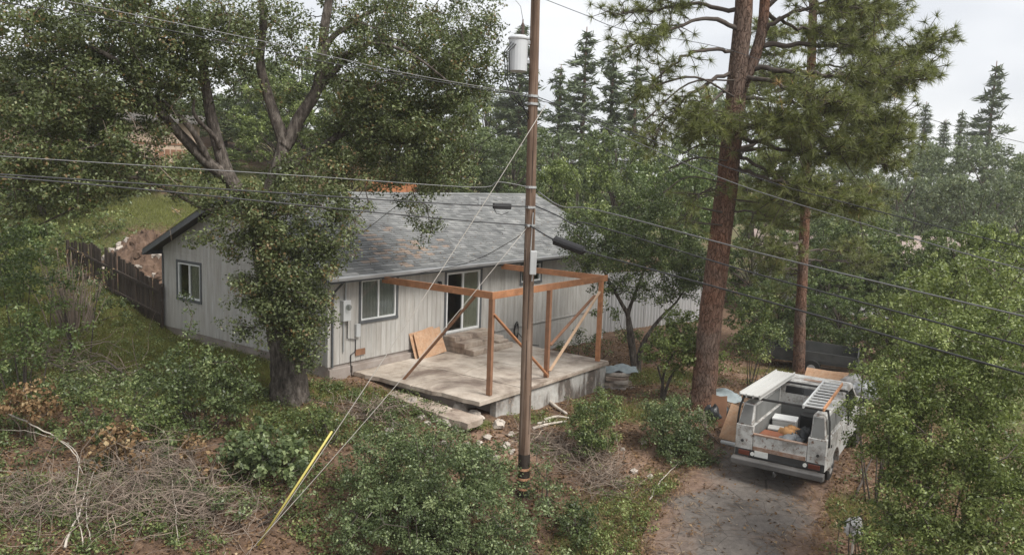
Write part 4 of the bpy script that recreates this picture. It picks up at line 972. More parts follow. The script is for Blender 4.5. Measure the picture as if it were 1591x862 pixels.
# hose on the wall
mb = MB(); c = np.array([8.85, -.07, -.05]); P = [c + np.array([.12*math.cos(t), -.02*math.sin(t*.5), .26*math.sin(t)-.01*t]) for t in np.linspace(0, 6*math.pi, 60)] + [c + np.array([.3, -.3, -.6]), c + np.array([.8, -.5, -.7])]
mb.tube([x-c for x in P], .016, 6); o = mb.build('garden_hose', M['black'], smooth=True); o.location = H(*c).tolist(); o.rotation_euler = (0,0,YAW); tag(o, 'black garden hose coiled on the far house wall behind the patio', 'hose')
mb = MB()
# ------------------------------------------------------------------ fences and buildings behind
def board_fence(p, q, hts, label, mat, width=.145, name='board_fence', rails=True):
    p, q = np.asarray(p, float), np.asarray(q, float); d = q-p; ln = np.linalg.norm(d[:2]); ang = math.atan2(d[1], d[0])
    o = empty(name, p.tolist(), ang, label, 'fence'); n = int(ln/width); r_ = random.Random(len(label))
    for k in range(n):
        x = k*width; g = p + d*(x/ln); z = float(h(g[0], g[1])) - p[2]; hh = hts[0] + (hts[1]-hts[0])*k/n + r_.uniform(-.05, .05)
        mb = MB(); mb.box((x, -.012, z-.1), (x+width-.008-r_.random()*.008, .012, z+hh)); b = mb.build('board', M[mat], o)
        b.rotation_euler = (r_.uniform(-.03, .03), r_.uniform(-.012, .012), 0)
    if rails:
        for f in (.3, .8):
            mb = MB(); za, zb = float(h(p[0], p[1]))-p[2]+hts[0]*f, float(h(q[0], q[1]))-p[2]+hts[1]*f
            mb.bar((0, .06, za), (ln, .06, zb), .06, .09); mb.build('rail', M[mat], o)
    for x in np.linspace(0, ln, max(2, int(ln/2.4)+1)):
        g = p + d*(x/ln); z = float(h(g[0], g[1])) - p[2]
        mb = MB(); mb.box((x-.045, .03, z-.2), (x+.045, .12, z+hts[0]*.95)); mb.build('post', M[mat], o)
    return o
a = H(-.1, HW-.1); a[2] = float(h(a[0], a[1])); b = np.array([-16.6, 29.7, 0]); b[2] = float(h(b[0], b[1]))
board_fence(a, b, (1.55, 1.5), 'dark weathered board fence running uphill left from the house corner', 'fence_wood')
# heap of earth behind that fence
M['earth'] = plain('bare_earth', (.115,.072,.05), .95, var=.35, scale=4, bumpy=.6, dirt=(.22,.15,.105), dirt_amt=.6, dirt_scale=4)
mb = MB(); mp_c = at(222, 402, 30.2)
gz_ = float(h(mp_c[0], mp_c[1]))
V, F_ = [], []; n = 44; r_ = np.random.default_rng(4)
for j in range(n):
    for i in range(n):
        x, y = i/(n-1)*2-1, j/(n-1)*2-1; rr_ = min(1, math.hypot(x, y))
        X_, Y_ = mp_c[0]+x*2.0, mp_c[1]+y*1.4
        V.append((X_, Y_, float(h(X_, Y_)) - .08 + 1.0*(1-rr_**1.6)*(1+.25*r_.random()) + .14*r_.random()*(rr_ < .95)))
for j in range(n-1):
    for i in range(n-1): k = j*n+i; F_.append((k, k+1, k+n+1, k+n))
mb.add(V, F_); o = mb.build('earth_heap', M['earth'], org=(mp_c[0], mp_c[1], gz_)); o.location = (mp_c[0], mp_c[1], gz_); tag(o, 'heap of bare brown earth and rubble behind the dark fence', 'earth heap')
for k in range(26):
    x, y = r_.uniform(-1.6, 1.6), r_.uniform(-1.2, .3); X_, Y_ = mp_c[0]+x, mp_c[1]+y; rr_ = min(1, math.hypot(x/2.0, y/1.4))
    mb = MB(); s_ = r_.uniform(.08, .2); mb.blob((0,0,0), (s_*1.3, s_, s_*.7), k, .3, nu=7, nv=5); o = mb.build('stone', M['earth' if k % 2 else 'stone']); o.location = (X_, Y_, float(h(X_, Y_)) + 1.1*(1-rr_**1.6)); o.rotation_euler = (r_.uniform(0,3), r_.uniform(0,3), 0)
    tag(o, 'earthy rock lying on the heap behind the dark fence', 'stone', 'rocks on the earth heap')
# tan shed up the hill
c = at(243, 246, 44); gz_ = c[2]
shed = empty('hillside_shed', c.tolist(), .3, 'tan plywood shed on the hillside glimpsed between the oak limbs', 'shed')
M['shed_wall'] = plain('shed_plywood', (.52,.40,.30), .8, var=.12, scale=2, dirt=(.33,.22,.15), dirt_amt=.5)
for k in range(4):
    mb = MB(); mb.box((-2.0+k*1.0+.01, 0, -2.0), (-1.0+k*1.0-.01, .03, 2.0)); mb.build('wall_panel', M['shed_wall'], shed)
mb = MB(); mb.box((-2.0, .04, -2), (2.0, 3.0, 1.95)); mb.build('wall', M['shed_wall'], shed)
mb = MB(); mb.box((-2.03, -.04, .75), (2.03, -.005, .85)); mb.build('batten', M['lumber_old'], shed)
for x in (-2.02, .0, 1.96):
    mb = MB(); mb.box((x-.05, -.06, -2), (x+.05, -.006, .74)); mb.build('post', M['lumber_old'], shed)
mb = MB(); mb.prism_axis([(-.5, 1.9), (3.4, 2.5), (3.4, 2.6), (-.5, 2.0)], -2.4, 2.4, 0); mb.build('roof', M['soffit'], shed)
for k in range(5):
    mb = MB(); mb.box((.15+k*.3, -.03, .05), (.38+k*.3, -.005, .5)); mb.build('slat', M['lumber_old'], shed)
# orange fence beyond the roof
c0, c1 = at(568, 306, 50), at(648, 306, 50)
orf = empty('orange_fence', c0.tolist(), 0, 'orange panel fence just visible above the house roof', 'fence')
M['orange'] = plain('orange_panel', (.55,.22,.10), .7, var=.2, scale=2)
wd = (c1[0]-c0[0])/5
for k in range(5):
    mb = MB(); mb.box((k*wd+.02, 0, -1.4), ((k+1)*wd-.02, .03, .95-.05*(k % 2))); mb.build('panel', M['orange'], orf)
    mb = MB(); mb.box((k*wd-.04, .04, -1.4), (k*wd+.04, .12, .95)); mb.build('post', M['lumber_old'], orf)
# pale fence at the far right end of the house
M['pale_metal'] = plain('pale_corrugated', (.40,.40,.40), .55, var=.1, scale=2, dirt=(.36,.34,.31), dirt_amt=.35, dirt_scale=1.5, stretch=(3,3,.3))
p, q = at(920, 548, 35), at(1075, 545, 38)
p[2] = h(p[0], p[1]); q[2] = h(q[0], q[1])
pf = empty('sheet_fence', p.tolist(), math.atan2(q[1]-p[1], q[0]-p[0]), 'pale corrugated sheet fence behind the twin-trunk tree', 'fence')
ln = np.linalg.norm((q-p)[:2]); x = 0
while x < ln:
    mb = MB(); n = 10; wv = []
    for i in range(n+1): wv.append((x + .93*i/n, .025*math.cos(i*math.pi)))
    mb.add([(a_, b_, -.3) for a_, b_ in wv] + [(a_, b_, 2.75) for a_, b_ in wv], [(i, i+1, n+2+i, n+1+i) for i in range(n)])
    o = mb.build('sheet', M['pale_metal'], pf); m_ = o.modifiers.new('s', 'SOLIDIFY'); m_.thickness = .006
    mb = MB(); mb.box((x-.03, .05, -.3), (x+.03, .11, 2.7)); mb.build('post', M['dark_metal'], pf); x += .95
# dark trailer and scrap under the second pine
c = onground(1262, 578)
trl = empty('scrap_trailer', c.tolist(), R(-25), 'dark grey trailer bed with tilted side panels under the second pine', 'trailer')
M['trailer'] = plain('dark_faded_panel', (.055,.058,.056), .7, var=.3, scale=2, dirt=(.13,.125,.12), dirt_amt=.5)
mb = MB(); mb.box((-1.8, -.6, .45), (1.6, .9, .55)); mb.build('bed', M['trailer'], trl, bevel=.01)
mb = MB(); mb.prism_axis([(-1.8, .56), (1.55, .56), (1.5, .85), (-1.75, .95)], -.62, -.58, 1); mb.build('side_panel', M['trailer'], trl)
mb = MB(); mb.prism_axis([(-1.8, .56), (1.55, .56), (1.5, .95), (-1.75, 1.1)], .86, .9, 1); mb.build('side_panel', M['trailer'], trl)
mb = MB(); mb.prism_axis([(-.58, .56), (.86, .56), (.86, .95), (-.58, .85)], 1.52, 1.56, 0); mb.build('end_panel', M['trailer'], trl)
for yy in (-.72, 1.0):
    mb = MB(); mb.tube([(0, yy-.09, .30), (0, yy+.09, .30)], .31, 16); wh = mb.build('wheel', M['tyre'], trl)
    mb = MB(); mb.tube([(0, yy-.1, .30), (0, yy+.1, .30)], .15, 12); mb.build('rim', M['rim'], wh)
mb = MB(); mb.bar((1.6, .15, .48), (2.7, .15, .42), .08, .08); mb.build('drawbar', M['dark_metal'], trl)
p = onground(1283, 592); sheet('plywood_sheet', p, (1.5, .5), R(-25), R(-50), 'osb', 'brown board sloping against the dark trailer')
# white mobile home with pinkish roof beyond the right-hand trees
c = at(1345, 500, 46); c[2] = h(c[0], c[1])
mh = empty('mobile_home', c.tolist(), R(-12), 'white house with a pinkish roof half hidden by the trees at right', 'house')
M['mh_wall'] = plain('white_clapboard', (.55,.56,.57), .6, var=.05, scale=2)
M['mh_roof'] = plain('pink_roof', (.30,.235,.21), .8, var=.15, scale=2)
for k in range(11):
    mb = MB(); mb.prism_axis([(-.02, .4+k*.24), (.0, .4+k*.24), (.0, .62+k*.24), (-.012, .635+k*.24)], -6, 6, 0); mb.build('clapboard', M['mh_wall'], mh)
mb = MB(); mb.box((-6, .01, 0), (6, 6, 3.02)); mb.build('wall', M['mh_wall'], mh)
zr = at(1370, 372, 46)[2]-c[2]
mb = MB(); mb.prism_axis([(-.5, 2.95), (3, zr), (6.5, 2.95), (6.5, 3.1), (3, zr+.15), (-.5, 3.1)], -6.4, 6.4, 0); mb.build('roof', M['mh_roof'], mh)
for x in (-4, -1, 2.5):
    mb = MB(); mb.box((x, -.06, 1.3), (x+1.2, -.025, 2.4)); wn_ = mb.build('window', M['white'], mh); mb = MB(); mb.box((x+.08, -.07, 1.38), (x+1.12, -.061, 2.32)); mb.build('pane', M['dark_glass'], wn_)
# white ragged bundle on a stake by the driveway
c = onground(1322, 868)
bd = empty('stake_bundle', c.tolist(), 0, 'ragged white bundle tied on a short stake in the grass by the driveway', 'bundle')
mb = MB(); mb.tube([(0,0,-.1), (.02,0,.55)], .025, 8); mb.build('stake', M['pale_stick'], bd)
mb = MB()
for k in range(9):
    a = k*2.4; mb.blob((.09*math.cos(a), .09*math.sin(a), .50+.035*k), (.09,.09,.08), k, .35, nu=8, nv=6)
M['rag'] = plain('white_rag', (.66,.65,.63), .9, var=.15, scale=9, bumpy=.4, dirt=(.16,.15,.14), dirt_amt=.5, dirt_scale=9)
mb.build('cloth', M['rag'], bd, smooth=True)
# heap of pale rubbish right of the truck
for k, (px, py, w_, mt, lb) in enumerate([(1340,618,.55,'grey_bag','pale grey plastic heap right of the truck cab'), (1362,612,.5,'grey_bag','crumpled silver plastic sheet in the far heap right of the truck'), (1325,600,.4,'rag','white cloth bundle behind the truck cab, under the shrub')]):
    bag('plastic_heap', onground(px, py), (w_, w_*.8, w_*.9), mt, lb, 60+10*k)
# ------------------------------------------------------------------ vegetation helpers
def unit(a): return a/(np.linalg.norm(a, axis=-1, keepdims=True)+1e-9)
def leaf_arrays(C, N, T_, ln, wd, fold=.18):
    """C centres, N normals, T_ length directions, ln / wd arrays -> quads folded along the midrib"""
    T_ = unit(T_ - N*(T_*N).sum(1, keepdims=True)); S_ = np.cross(N, T_)
    ln = np.broadcast_to(ln, len(C))[:, None]; wd = np.broadcast_to(wd, len(C))[:, None]
    up = N*wd*fold
    V = np.stack([C - T_*ln*.5, C + S_*wd*.5 + up - T_*ln*.02, C + T_*ln*.5, C - S_*wd*.5 + up - T_*ln*.02], 1).reshape(-1, 3)
    return V, np.arange(len(V)).reshape(-1, 4)
def sub_in_ellipsoid(c, r, n, rg, shell=.55):
    d = unit(rg.normal(size=(n, 3))); q = rg.random(n)**(1/3.0); q = shell*q**.35 + (1-shell)*q
    return c + d*q[:, None]*r
def foliage(subs, sr, per, size, rg, flat=.7, up=.5, aspect=.55, droop=0.0, tint_c=.5, tint_s=.23, clump_var=.2):
    """leaves in small tufts round every sub-centre"""
    n = len(subs); k = per
    c = np.repeat(subs, k, 0); r = np.repeat(np.broadcast_to(sr, n), k)[:, None]
    d = unit(rg.normal(size=(n*k, 3))); q = rg.random((n*k, 1))**.45
    off = d*q*r*np.array([1, 1, flat])
    C = c + off
    N = unit(d*.55 + rg.normal(size=C.shape)*.55 + np.array([0, 0, up]))
    T_ = unit(rg.normal(size=C.shape) + d*.8 + np.array([0, 0, -droop]))
    ln = size*(.65 + .7*rg.random(n*k))
    V, F_ = leaf_arrays(C, N, T_, ln, ln*aspect)
    t = np.repeat(np.clip(tint_c + np.repeat(rg.normal(0, clump_var, n), k) + rg.normal(0, tint_s, n*k), 0, 1), 4)
    return V, F_, t
def pix_clumps(cl, sr, cov, rg, shell=.55, gap=.33, gapw=4.2):
    """cl: (px, py, rx_px, ry_px, Y, depth radius m[, density]) -> sub-centres"""
    out = []
    for a in cl:
        px, py, rx, ry, Y, dr = a[:6]; dens = a[6] if len(a) > 6 else 1
        c = at(px, py, Y); R_ = np.array([rx*Y/FPX, dr, ry*Y/FPX])
        n = max(3, int(cov*dens*4*R_[0]*R_[2]/(sr*sr)*(.6 + .25*dr/sr*.3)))
        q = sub_in_ellipsoid(c, R_, n, rg, shell); d = (q-c)/R_
        k = 1 + .30*np.sin(5.1*d[:, 0]+a[0])*np.cos(4.3*d[:, 2]+a[1]) + .12*rg.normal(size=n)      # ragged outline
        q = c + (q-c)*np.clip(k, .5, 1.55)[:, None]
        out.append(q)
    q = np.concatenate(out); w = gapw
    g_ = np.sin(w*q[:, 0]+1.3*np.sin(w*.8*q[:, 2]))*np.sin(w*1.1*q[:, 2]+1.1*np.sin(w*.7*q[:, 1]))*np.sin(w*.9*q[:, 1]+.8)
    return q[(g_ > -gap) | (rg.random(len(q)) < .15)]
class Skel:
    """limbs as tubes; keeps nodes so twigs can attach"""
    def __init__(self): self.mb = MB(); self.nodes = []; self.tw = MB()
    def limb(self, P, r0, r1, seg=9, n=7, wob=.10, seed=0, bend=.0):
        S = spline(P, n); m = len(S); r_ = np.random.default_rng(seed)
        if bend: 
            for i in range(1, m-1): S[i] = S[i] + r_.normal(size=3)*bend
        rad = [r0 + (r1-r0)*(i/(m-1))**.85 for i in range(m)]
        self.mb.tube(S, rad, seg, wob=wob, seed=seed); self.nodes += [(s, q) for s, q in zip(S, rad)]
        return S
    def twigs(self, subs, frac, rg, r=.018, maxd=3.5, sag=.25):
        nd = np.array([s for s, _ in self.nodes]); sel = subs[rg.random(len(subs)) < frac]; extra = []
        for p in sel:
            pool = nd if not extra else np.concatenate([nd, np.array(extra)])
            d = np.linalg.norm(pool-p, axis=1); i = d.argmin()
            if d[i] > maxd: 
                continue
            a = pool[i]; m = (a+p)/2 + rg.normal(size=3)*d[i]*.12 + np.array([0, 0, sag*d[i]*.3])
            rr_ = min(.05, r*(1+d[i]*.5)); self.tw.tube([a, m, p], [rr_, rr_*.7, rr_*.35], 4, cap=False); extra += [m, p]
def plant(name, base, label, cat, group=None): return empty(name, np.asarray(base).tolist(), 0, label, cat, group)
def put(o, V, F_, t, mat, name, parent):
    pass
def crown(parent, parts, mat, name='crown'):
    Vs, Fs, ts = [], [], []; b = 0
    for V, F_, t in parts: Vs.append(V); Fs.append(F_+b); ts.append(t); b += len(V)
    return mesh_np(name, np.concatenate(Vs) - np.array(parent.location), np.concatenate(Fs), np.concatenate(ts), M[mat], parent)
def wood(parent, mb, mat, name='trunk', smooth=True):
    if not mb.v: return
    o = mb.build(name, M[mat], parent, org=np.array(parent.location), smooth=smooth)
    if name not in ('trunk', 'stem'): o['kind'] = 'stuff'
    return o
def A3(*pts): return [at(*p) for p in pts]

# ------------------------------------------------------------------ the big oak in front of the house
rg = np.random.default_rng(11)
ob = at(450, 622, 20.2); ob[2] = float(h(ob[0], ob[1]))
oak = plant('oak_tree', ob, 'huge spreading oak with dark twisting limbs in front of the house', 'oak tree')
sk = Skel()
sk.limb([ob + [-.02,0,-.3], ob + [0,0,.0], ob+[-.02,0,.35]] + A3((447,565,20.2), (436,500,20.2), (420,430,20.2), (408,372,20.2), (402,340,20.2)), .60, .27, 16, 6, .05, 1)
root = sk.nodes[-1][0]
sk.limb([root] + A3((388,318,20.2), (358,280,20.1), (343,240,20.1), (330,190,20.0), (320,135,20), (312,70,20), (305,10,20.2)), 0.234, 0.080, 12, 6, .08, 2)
b1 = at(358, 280, 20.1)
sk.limb([b1] + A3((320,250,19.8), (283,212,19.5), (240,162,19), (205,120,18.6), (165,85,18.3), (90,60,18)), 0.172, 0.040, 10, 6, .08, 3)
sk.limb(A3((330,262,19.9), (300,205,19.4), (262,165,19.2), (246,155,19.0)), 0.094, 0.040, 8, 6, .08, 31)
sk.limb(A3((343,240,20.1), (335,215,19.8), (303,180,19.4), (302,150,19.3)), 0.078, 0.032, 8, 6, .08, 32)
sk.limb([root] + A3((420,290,20.4), (440,228,20.6), (428,185,20.6), (414,140,20.6), (404,95,20.6), (409,40,20.5), (405,-20,20.4)), 0.203, 0.080, 12, 6, .07, 4)
b2 = at(440, 228, 20.6)
sk.limb([b2] + A3((452,212,20.7), (466,182,20.8), (492,140,21), (500,90,21), (505,40,21), (513,-10,21)), 0.195, 0.104, 12, 6, .07, 5)
sk.limb(A3((498,95,21), (515,60,21.2), (540,42,21.5), (570,22,21.8), (610,5,22)), 0.094, 0.040, 9, 6, .08, 6)
sk.limb(A3((480,160,20.9), (520,110,21.2), (560,75,21.5), (600,62,21.8), (630,70,22), (655,105,22.3), (680,140,22.5)), 0.094, 0.032, 9, 6, .08, 7)
sk.limb(A3((497,110,21), (545,80,20.6), (585,68,20.3), (640,85,20), (700,130,20)), 0.070, 0.024, 8, 6, .08, 71)
sk.limb(A3((430,262,20.5), (478,246,20.8), (520,215,21.2), (550,205,21.5), (590,215,21.9), (640,225,22.3)), 0.133, 0.032, 10, 6, .08, 8)
sk.limb(A3((520,215,21.2), (540,180,21.3), (580,160,21.5), (620,160,21.7), (690,190,22)), 0.070, 0.024, 8, 6, .08, 9)
sk.limb(A3((405,360,20.2), (440,330,19.9), (490,320,19.7), (540,340,19.6)), 0.078, 0.024, 8, 6, .1, 10)
sk.limb(A3((415,420,20.1), (455,400,19.7), (480,380,19.6)), 0.047, 0.016, 7, 6, .1, 12)
sk.limb(A3((400,345,20.2), (360,330,20), (320,325,19.8), (270,300,19.5), (215,275,19)), 0.101, 0.024, 9, 6, .1, 13)
sk.limb(A3((215,275,19), (160,285,18.6), (120,320,18.3), (60,350,18)), 0.047, 0.016, 7, 6, .1, 14)
sk.limb(A3((240,162,19), (160,165,18.5), (80,190,18), (20,210,17.6)), 0.070, 0.024, 8, 6, .1, 15)
sk.limb(A3((320,135,20), (280,80,19.6), (220,40,19.2), (150,0,18.8)), 0.070, 0.024, 8, 6, .1, 16)
OAK = [(40,60,90,70,18.2,1.8), (140,50,100,70,18.6,2), (240,40,90,60,19.2,2), (60,150,100,60,17.8,1.6), (160,140,80,55,18.6,1.6), (235,110,60,50,19.2,1.6), (40,225,80,50,17.6,1.3), (130,225,90,48,18.2,1.5), (205,200,55,50,18.8,1.2), (100,290,90,35,18,1.2), (190,275,60,30,18.6,1),(30,300,60,45,17.6,1.2),
       (330,40,70,45,20,1.8,.7), (390,20,60,35,20.5,1.6,.6), (290,150,40,50,19.6,1.2,.6), (450,40,55,35,21,1.6,.45), (440,130,45,40,21,1.2,.4), (370,110,40,45,20.6,1.2,.5),
       (560,110,65,55,21.6,1.7,.75), (620,40,85,45,22,1.8,.8), (700,40,45,45,22,1.5,.6), (560,20,70,28,21.6,1.5,.7), (650,110,75,50,22,1.8,.9), (715,125,45,55,22.3,1.4,.85), (600,180,80,45,21.8,1.7,.9), (680,195,70,45,22.3,1.6,.85), (545,225,60,40,21.4,1.4,.9), (625,248,70,38,22,1.5,1), (690,262,50,38,22.3,1.2,1), (480,270,60,38,20.6,1.3,.9),
       (430,300,60,32,20.2,1.2,.9), (520,310,50,30,20,1,.8), (520,360,42,42,19.6,.9,.9), (480,400,55,42,19.5,.9,.95), (440,345,45,40,19.8,1.0,.7), (345,350,40,40,19.7,.9,.75), (310,370,22,18,19.7,.6,.5), (380,390,28,40,19.6,.7,.6),
       (650,315,36,45,22,.7,.65), (668,362,18,28,21.9,.5,.6), (465,470,52,42,19.5,.75,.95), (480,520,32,38,19.5,.6,.9), (415,455,38,48,19.5,.7,.75), (378,470,28,40,19.5,.6,.5), (440,505,40,25,19.5,.6,.7), (375,520,18,22,19.5,.5,.35), (300,280,50,30,19.6,1,.8), (265,255,35,25,19.4,1,.6), (340,310,35,18,20,.9,.6), (730,15,40,20,22,1,.5), (745,150,22,30,22.3,.7,.5), (505,420,24,45,19.6,.5,.6), (430,420,40,35,19.3,.6,.8), (420,380,38,30,19.4,.6,.7), (455,440,45,40,19.2,.6,.8), (470,500,40,45,19.2,.5,.8), (400,310,50,24,19.6,.8,.6), (345,395,22,22,19.4,.5,.5), (365,440,22,30,19.3,.5,.45), (490,555,14,25,19.3,.4,.4), (440,330,60,40,19.4,.7,.9), (400,350,40,35,19.4,.6,.8), (450,400,50,40,19.3,.6,1), (425,470,45,45,19.2,.55,1), (470,540,40,25,19.2,.5,.8), (395,520,30,25,19.2,.4,.5), (740,90,40,50,22.2,1.2,.8), (760,40,30,40,22.4,1,.6), (600,110,60,50,20.4,1.2,.8), (690,90,60,50,21,1.3,.8), (470,75,45,40,20.6,1.2,.6), (540,150,50,40,20.6,1.2,.8), (350,60,50,60,19.4,1.2,.7), (270,60,60,50,18.8,1.3,.9), (640,180,60,50,21,1.3,.9), (560,260,60,30,20.8,1.1,.9)]
subs = pix_clumps(OAK, .26, 1.9, rg, .45, .34, 3.6)
sk.twigs(subs, .3, rg, .013, 3)
wood(oak, sk.mb, 'oak_bark'); wood(oak, sk.tw, 'twig', 'twigs')
crown(oak, [foliage(subs, .28, 56, .080, rg, .75, .5, .55)], 'oak_leaf')

# hanging lichen-pale dead twigs on the left of the oak
mb = MB()
for k in range(22):
    p = at(rg.uniform(20, 330), rg.uniform(120, 330), rg.uniform(17, 19)); P = [p]
    for i in range(3): P.append(P[-1] + np.array([rg.normal()*.12, rg.normal()*.1, -rg.uniform(.1, .3)]))
    mb.tube(P, [.007, .006, .005, .003], 4, cap=False)
wood(oak, mb, 'dead_twig', 'dead_twigs', False)
# ------------------------------------------------------------------ pines
def tufts(P, D, ln, k, rg, width=.013, spread=.75, tc=.5, tv=.15):
    """long-needled tufts: k thin triangles each"""
    n = len(P); p = np.repeat(P, k, 0); d = unit(np.repeat(D, k, 0)*.55 + rg.normal(size=(n*k, 3))*spread)
    L_ = ln*(.7 + .5*rg.random((n*k, 1))); s_ = unit(np.cross(d, rg.normal(size=d.shape)))*width*.5
    V = np.stack([p - s_, p + s_, p + d*L_ + np.array([0, 0, -.12])*L_], 1).reshape(-1, 3)
    t = np.repeat(np.clip(tc + np.repeat(rg.normal(0, tv, n), k) + rg.normal(0, .12, n*k), 0, 1), 3)
    return V, np.arange(len(V)).reshape(-1, 3), t
def pine(name, label, trunk, r0, r1, stems, branches, tuft_ln, k, rg, cat='pine tree', bare=(), per=9, cloud=.42, width=.014, mat='needle'):
    base = trunk[0].copy(); base[2] = float(h(base[0], base[1]))
    o = plant(name, base, label, cat); sk = Skel()
    P = [base + [0,0,-.3], base] + [base + (trunk[1]-base)*.08*0 + [0,0,.25]] + list(trunk[1:])
    sk.limb(P, r0, r1, 16, 5, .06, 1)
    for k_, (pts, a, b) in enumerate(stems): sk.limb(pts, a, b, 12, 5, .06, 20+k_)
    TP, TD, br = [], [], MB()
    for j, (pts, a, dens) in enumerate(branches):
        S = spline(pts, 7); m = len(S); rad = [a*(1-.85*i/(m-1)) for i in range(m)]
        S = [s + rg.normal(size=3)*.03 for s in S]; br.tube(S, rad, 7, cap=False, wob=.1, seed=j)
        lnB = np.linalg.norm(S[-1]-S[0])
        nt_ = int(dens*per*max(1, lnB))
        for q in range(nt_):
            f = rg.uniform(.3, 1.0)**.75; i = min(m-2, int(f*(m-1))); b0 = S[i] + (S[i+1]-S[i])*(f*(m-1)-i)
            dirn = unit(S[i+1]-S[i]); side = unit(rg.normal(size=3)*np.array([1,1,.45]) + dirn*.5)
            tip = b0 + side*rg.uniform(.15, 1.15)*cloud*(1.25-.5*f)*2.0 + np.array([0,0,rg.uniform(-.08,.22)])
            br.tube([b0, (b0+tip)/2 + rg.normal(size=3)*.05, tip], [.016, .012, .008], 4, cap=False)
            TP.append(tip); TD.append(unit(tip-b0 + np.array([0,0,.12])))
            if rg.random() < .6: TP.append((b0+tip)/2); TD.append(unit(tip-b0))
    for q in bare:
        br.tube(spline(q[0], 5), q[1], 5, cap=False)
    wood(o, sk.mb, 'pine_bark'); bo = wood(o, br, 'twig', 'branches')
    V, F_, t = tufts(np.array(TP), np.array(TD), tuft_ln, k, rg, width)
    c = mesh_np('crown', V-np.array(o.location), F_, t, M[mat], o)
    return o
rg = np.random.default_rng(21)
Yp = 22.6
def B(pts, r, d=1.0): return (A3(*pts), r, d)
brs = [B([(1150,45,Yp),(1090,30,22),(1020,55,21.4),(965,75,21)], .07, .55), B([(1148,80,Yp),(1085,80,22.2),(1030,110,21.8),(1000,150,21.5)], .06, .5), B([(1143,110,Yp),(1080,140,22),(1040,180,21.6),(1010,230,21.4)], .06, .55),
       B([(1150,20,Yp),(1085,8,22.8),(1010,15,22.8),(950,25,22.8)], .07, .6), B([(1140,130,Yp),(1100,165,21.8),(1075,205,21.3)], .05, .8), B([(1155,0,Yp),(1110,-30,22),(1040,-25,21.5)], .06, .8),
       B([(1185,50,Yp),(1230,20,22.2),(1300,10,22),(1370,20,21.8)], .07, 1.1), B([(1180,70,Yp),(1240,70,22.8),(1320,75,22.9),(1400,90,23),(1455,62,23)], .08, 1.1), B([(1165,105,Yp),(1230,110,22),(1310,120,21.6),(1385,125,21.4),(1440,115,21.3)], .08, 1.1),
       B([(1155,120,Yp),(1210,130,21.5),(1260,150,21),(1330,170,20.8)], .07, 1.1), B([(1148,175,Yp),(1180,180,21.8),(1220,190,21.3),(1270,200,21)], .06, 1.5), B([(1145,190,Yp),(1120,195,21.7),(1080,205,21.3)], .05, 1.6),
       B([(1140,210,Yp),(1190,225,22),(1250,240,21.8),(1330,235,21.7),(1400,215,21.6)], .07, 1.4), B([(1138,230,Yp),(1180,260,22),(1230,290,21.8),(1290,310,21.6)], .06, 1.3), B([(1192,10,Yp),(1250,-25,22.5),(1330,-20,22.5)], .07, 1.2),
       B([(1145,190,Yp),(1160,195,21.6),(1190,200,21.2),(1210,185,21)], .05, 2.0), B([(1190,20,Yp),(1240,45,23.5),(1290,50,24),(1350,45,24)], .06, 1.0), B([(1130,290,Yp),(1090,300,22),(1060,340,21.8)], .04, .35), B([(1125,330,Yp),(1175,330,22.2),(1220,350,22)], .04, .6), B([(1135,260,Yp),(1200,280,21.4),(1270,300,21),(1340,330,20.8)], .06, 1.2), B([(1138,235,Yp),(1210,215,23.4),(1300,225,24),(1380,260,24.2)], .06, 1.2), B([(1150,150,Yp),(1230,160,23.6),(1310,180,24),(1400,190,24)], .06, 1.2)]
bare = [(A3((1130,250,Yp-.3),(1085,245,22),(1040,262,21.7)), .025), (A3((1128,285,Yp-.3),(1070,275,22),(1030,300,21.7)), .02), (A3((1133,230,Yp-.3),(1090,225,22),(1060,240,21.8)), .02), (A3((1145,235,Yp-.3),(1190,230,22.2)), .05), (A3((1140,310,Yp-.3),(1180,315,22.1)), .025), (A3((1122,330,Yp-.3),(1085,322,22.2)), .03), (A3((1122,350,Yp-.3),(1075,345,22.2)), .025), (A3((1140,150,Yp-.3),(1080,120,21.9),(1010,135,21.5)), .03), (A3((1140,125,Yp-.3),(1070,130,22),(1000,190,21.6)), .025)]
pine('ponderosa_pine', 'big forked pine with reddish plated bark left of the truck', A3((1088,652,Yp),(1094,600,Yp),(1103,500,Yp),(1118,380,Yp),(1130,280,Yp),(1140,180,Yp),(1147,100,Yp),(1155,20,Yp),(1158,-90,Yp)), .43, .22,
     [(A3((1141,165,Yp),(1155,130,Yp),(1172,90,Yp),(1185,40,Yp),(1192,-60,Yp)), .19, .13)], brs, .25, 44, rg, bare=bare, per=24, width=.017, cloud=.5)
Yq = 29
brs = []
for k in range(34):
    py = rg.uniform(-20, 470); sx = 1262 - (py-50)*.03; side = rg.choice([-1, 1], p=[.42, .58]); ln_ = rg.uniform(60, 150)*(1.0 if py < 350 else .75)*(1 if side > 0 else .7)
    dy = rg.uniform(-3, 3); dr = rg.uniform(-5, 40)
    brs.append(B([(sx, py, Yq), (sx+side*ln_*.4, py+dr*.2, Yq+dy*.4), (sx+side*ln_*.75, py+dr*.5, Yq+dy*.8), (sx+side*ln_, py+dr*.7-8, Yq+dy)], .045, 1.0))
pine('ponderosa_pine', 'slimmer pine with a leafy skirt standing behind the truck by the trailer', A3((1240,583,Yq),(1243,500,Yq),(1247,420,Yq),(1254,250,Yq),(1261,80,Yq),(1266,-80,Yq)), .27, .13, [], brs, .27, 34, rg, per=14, cloud=.55, width=.02)

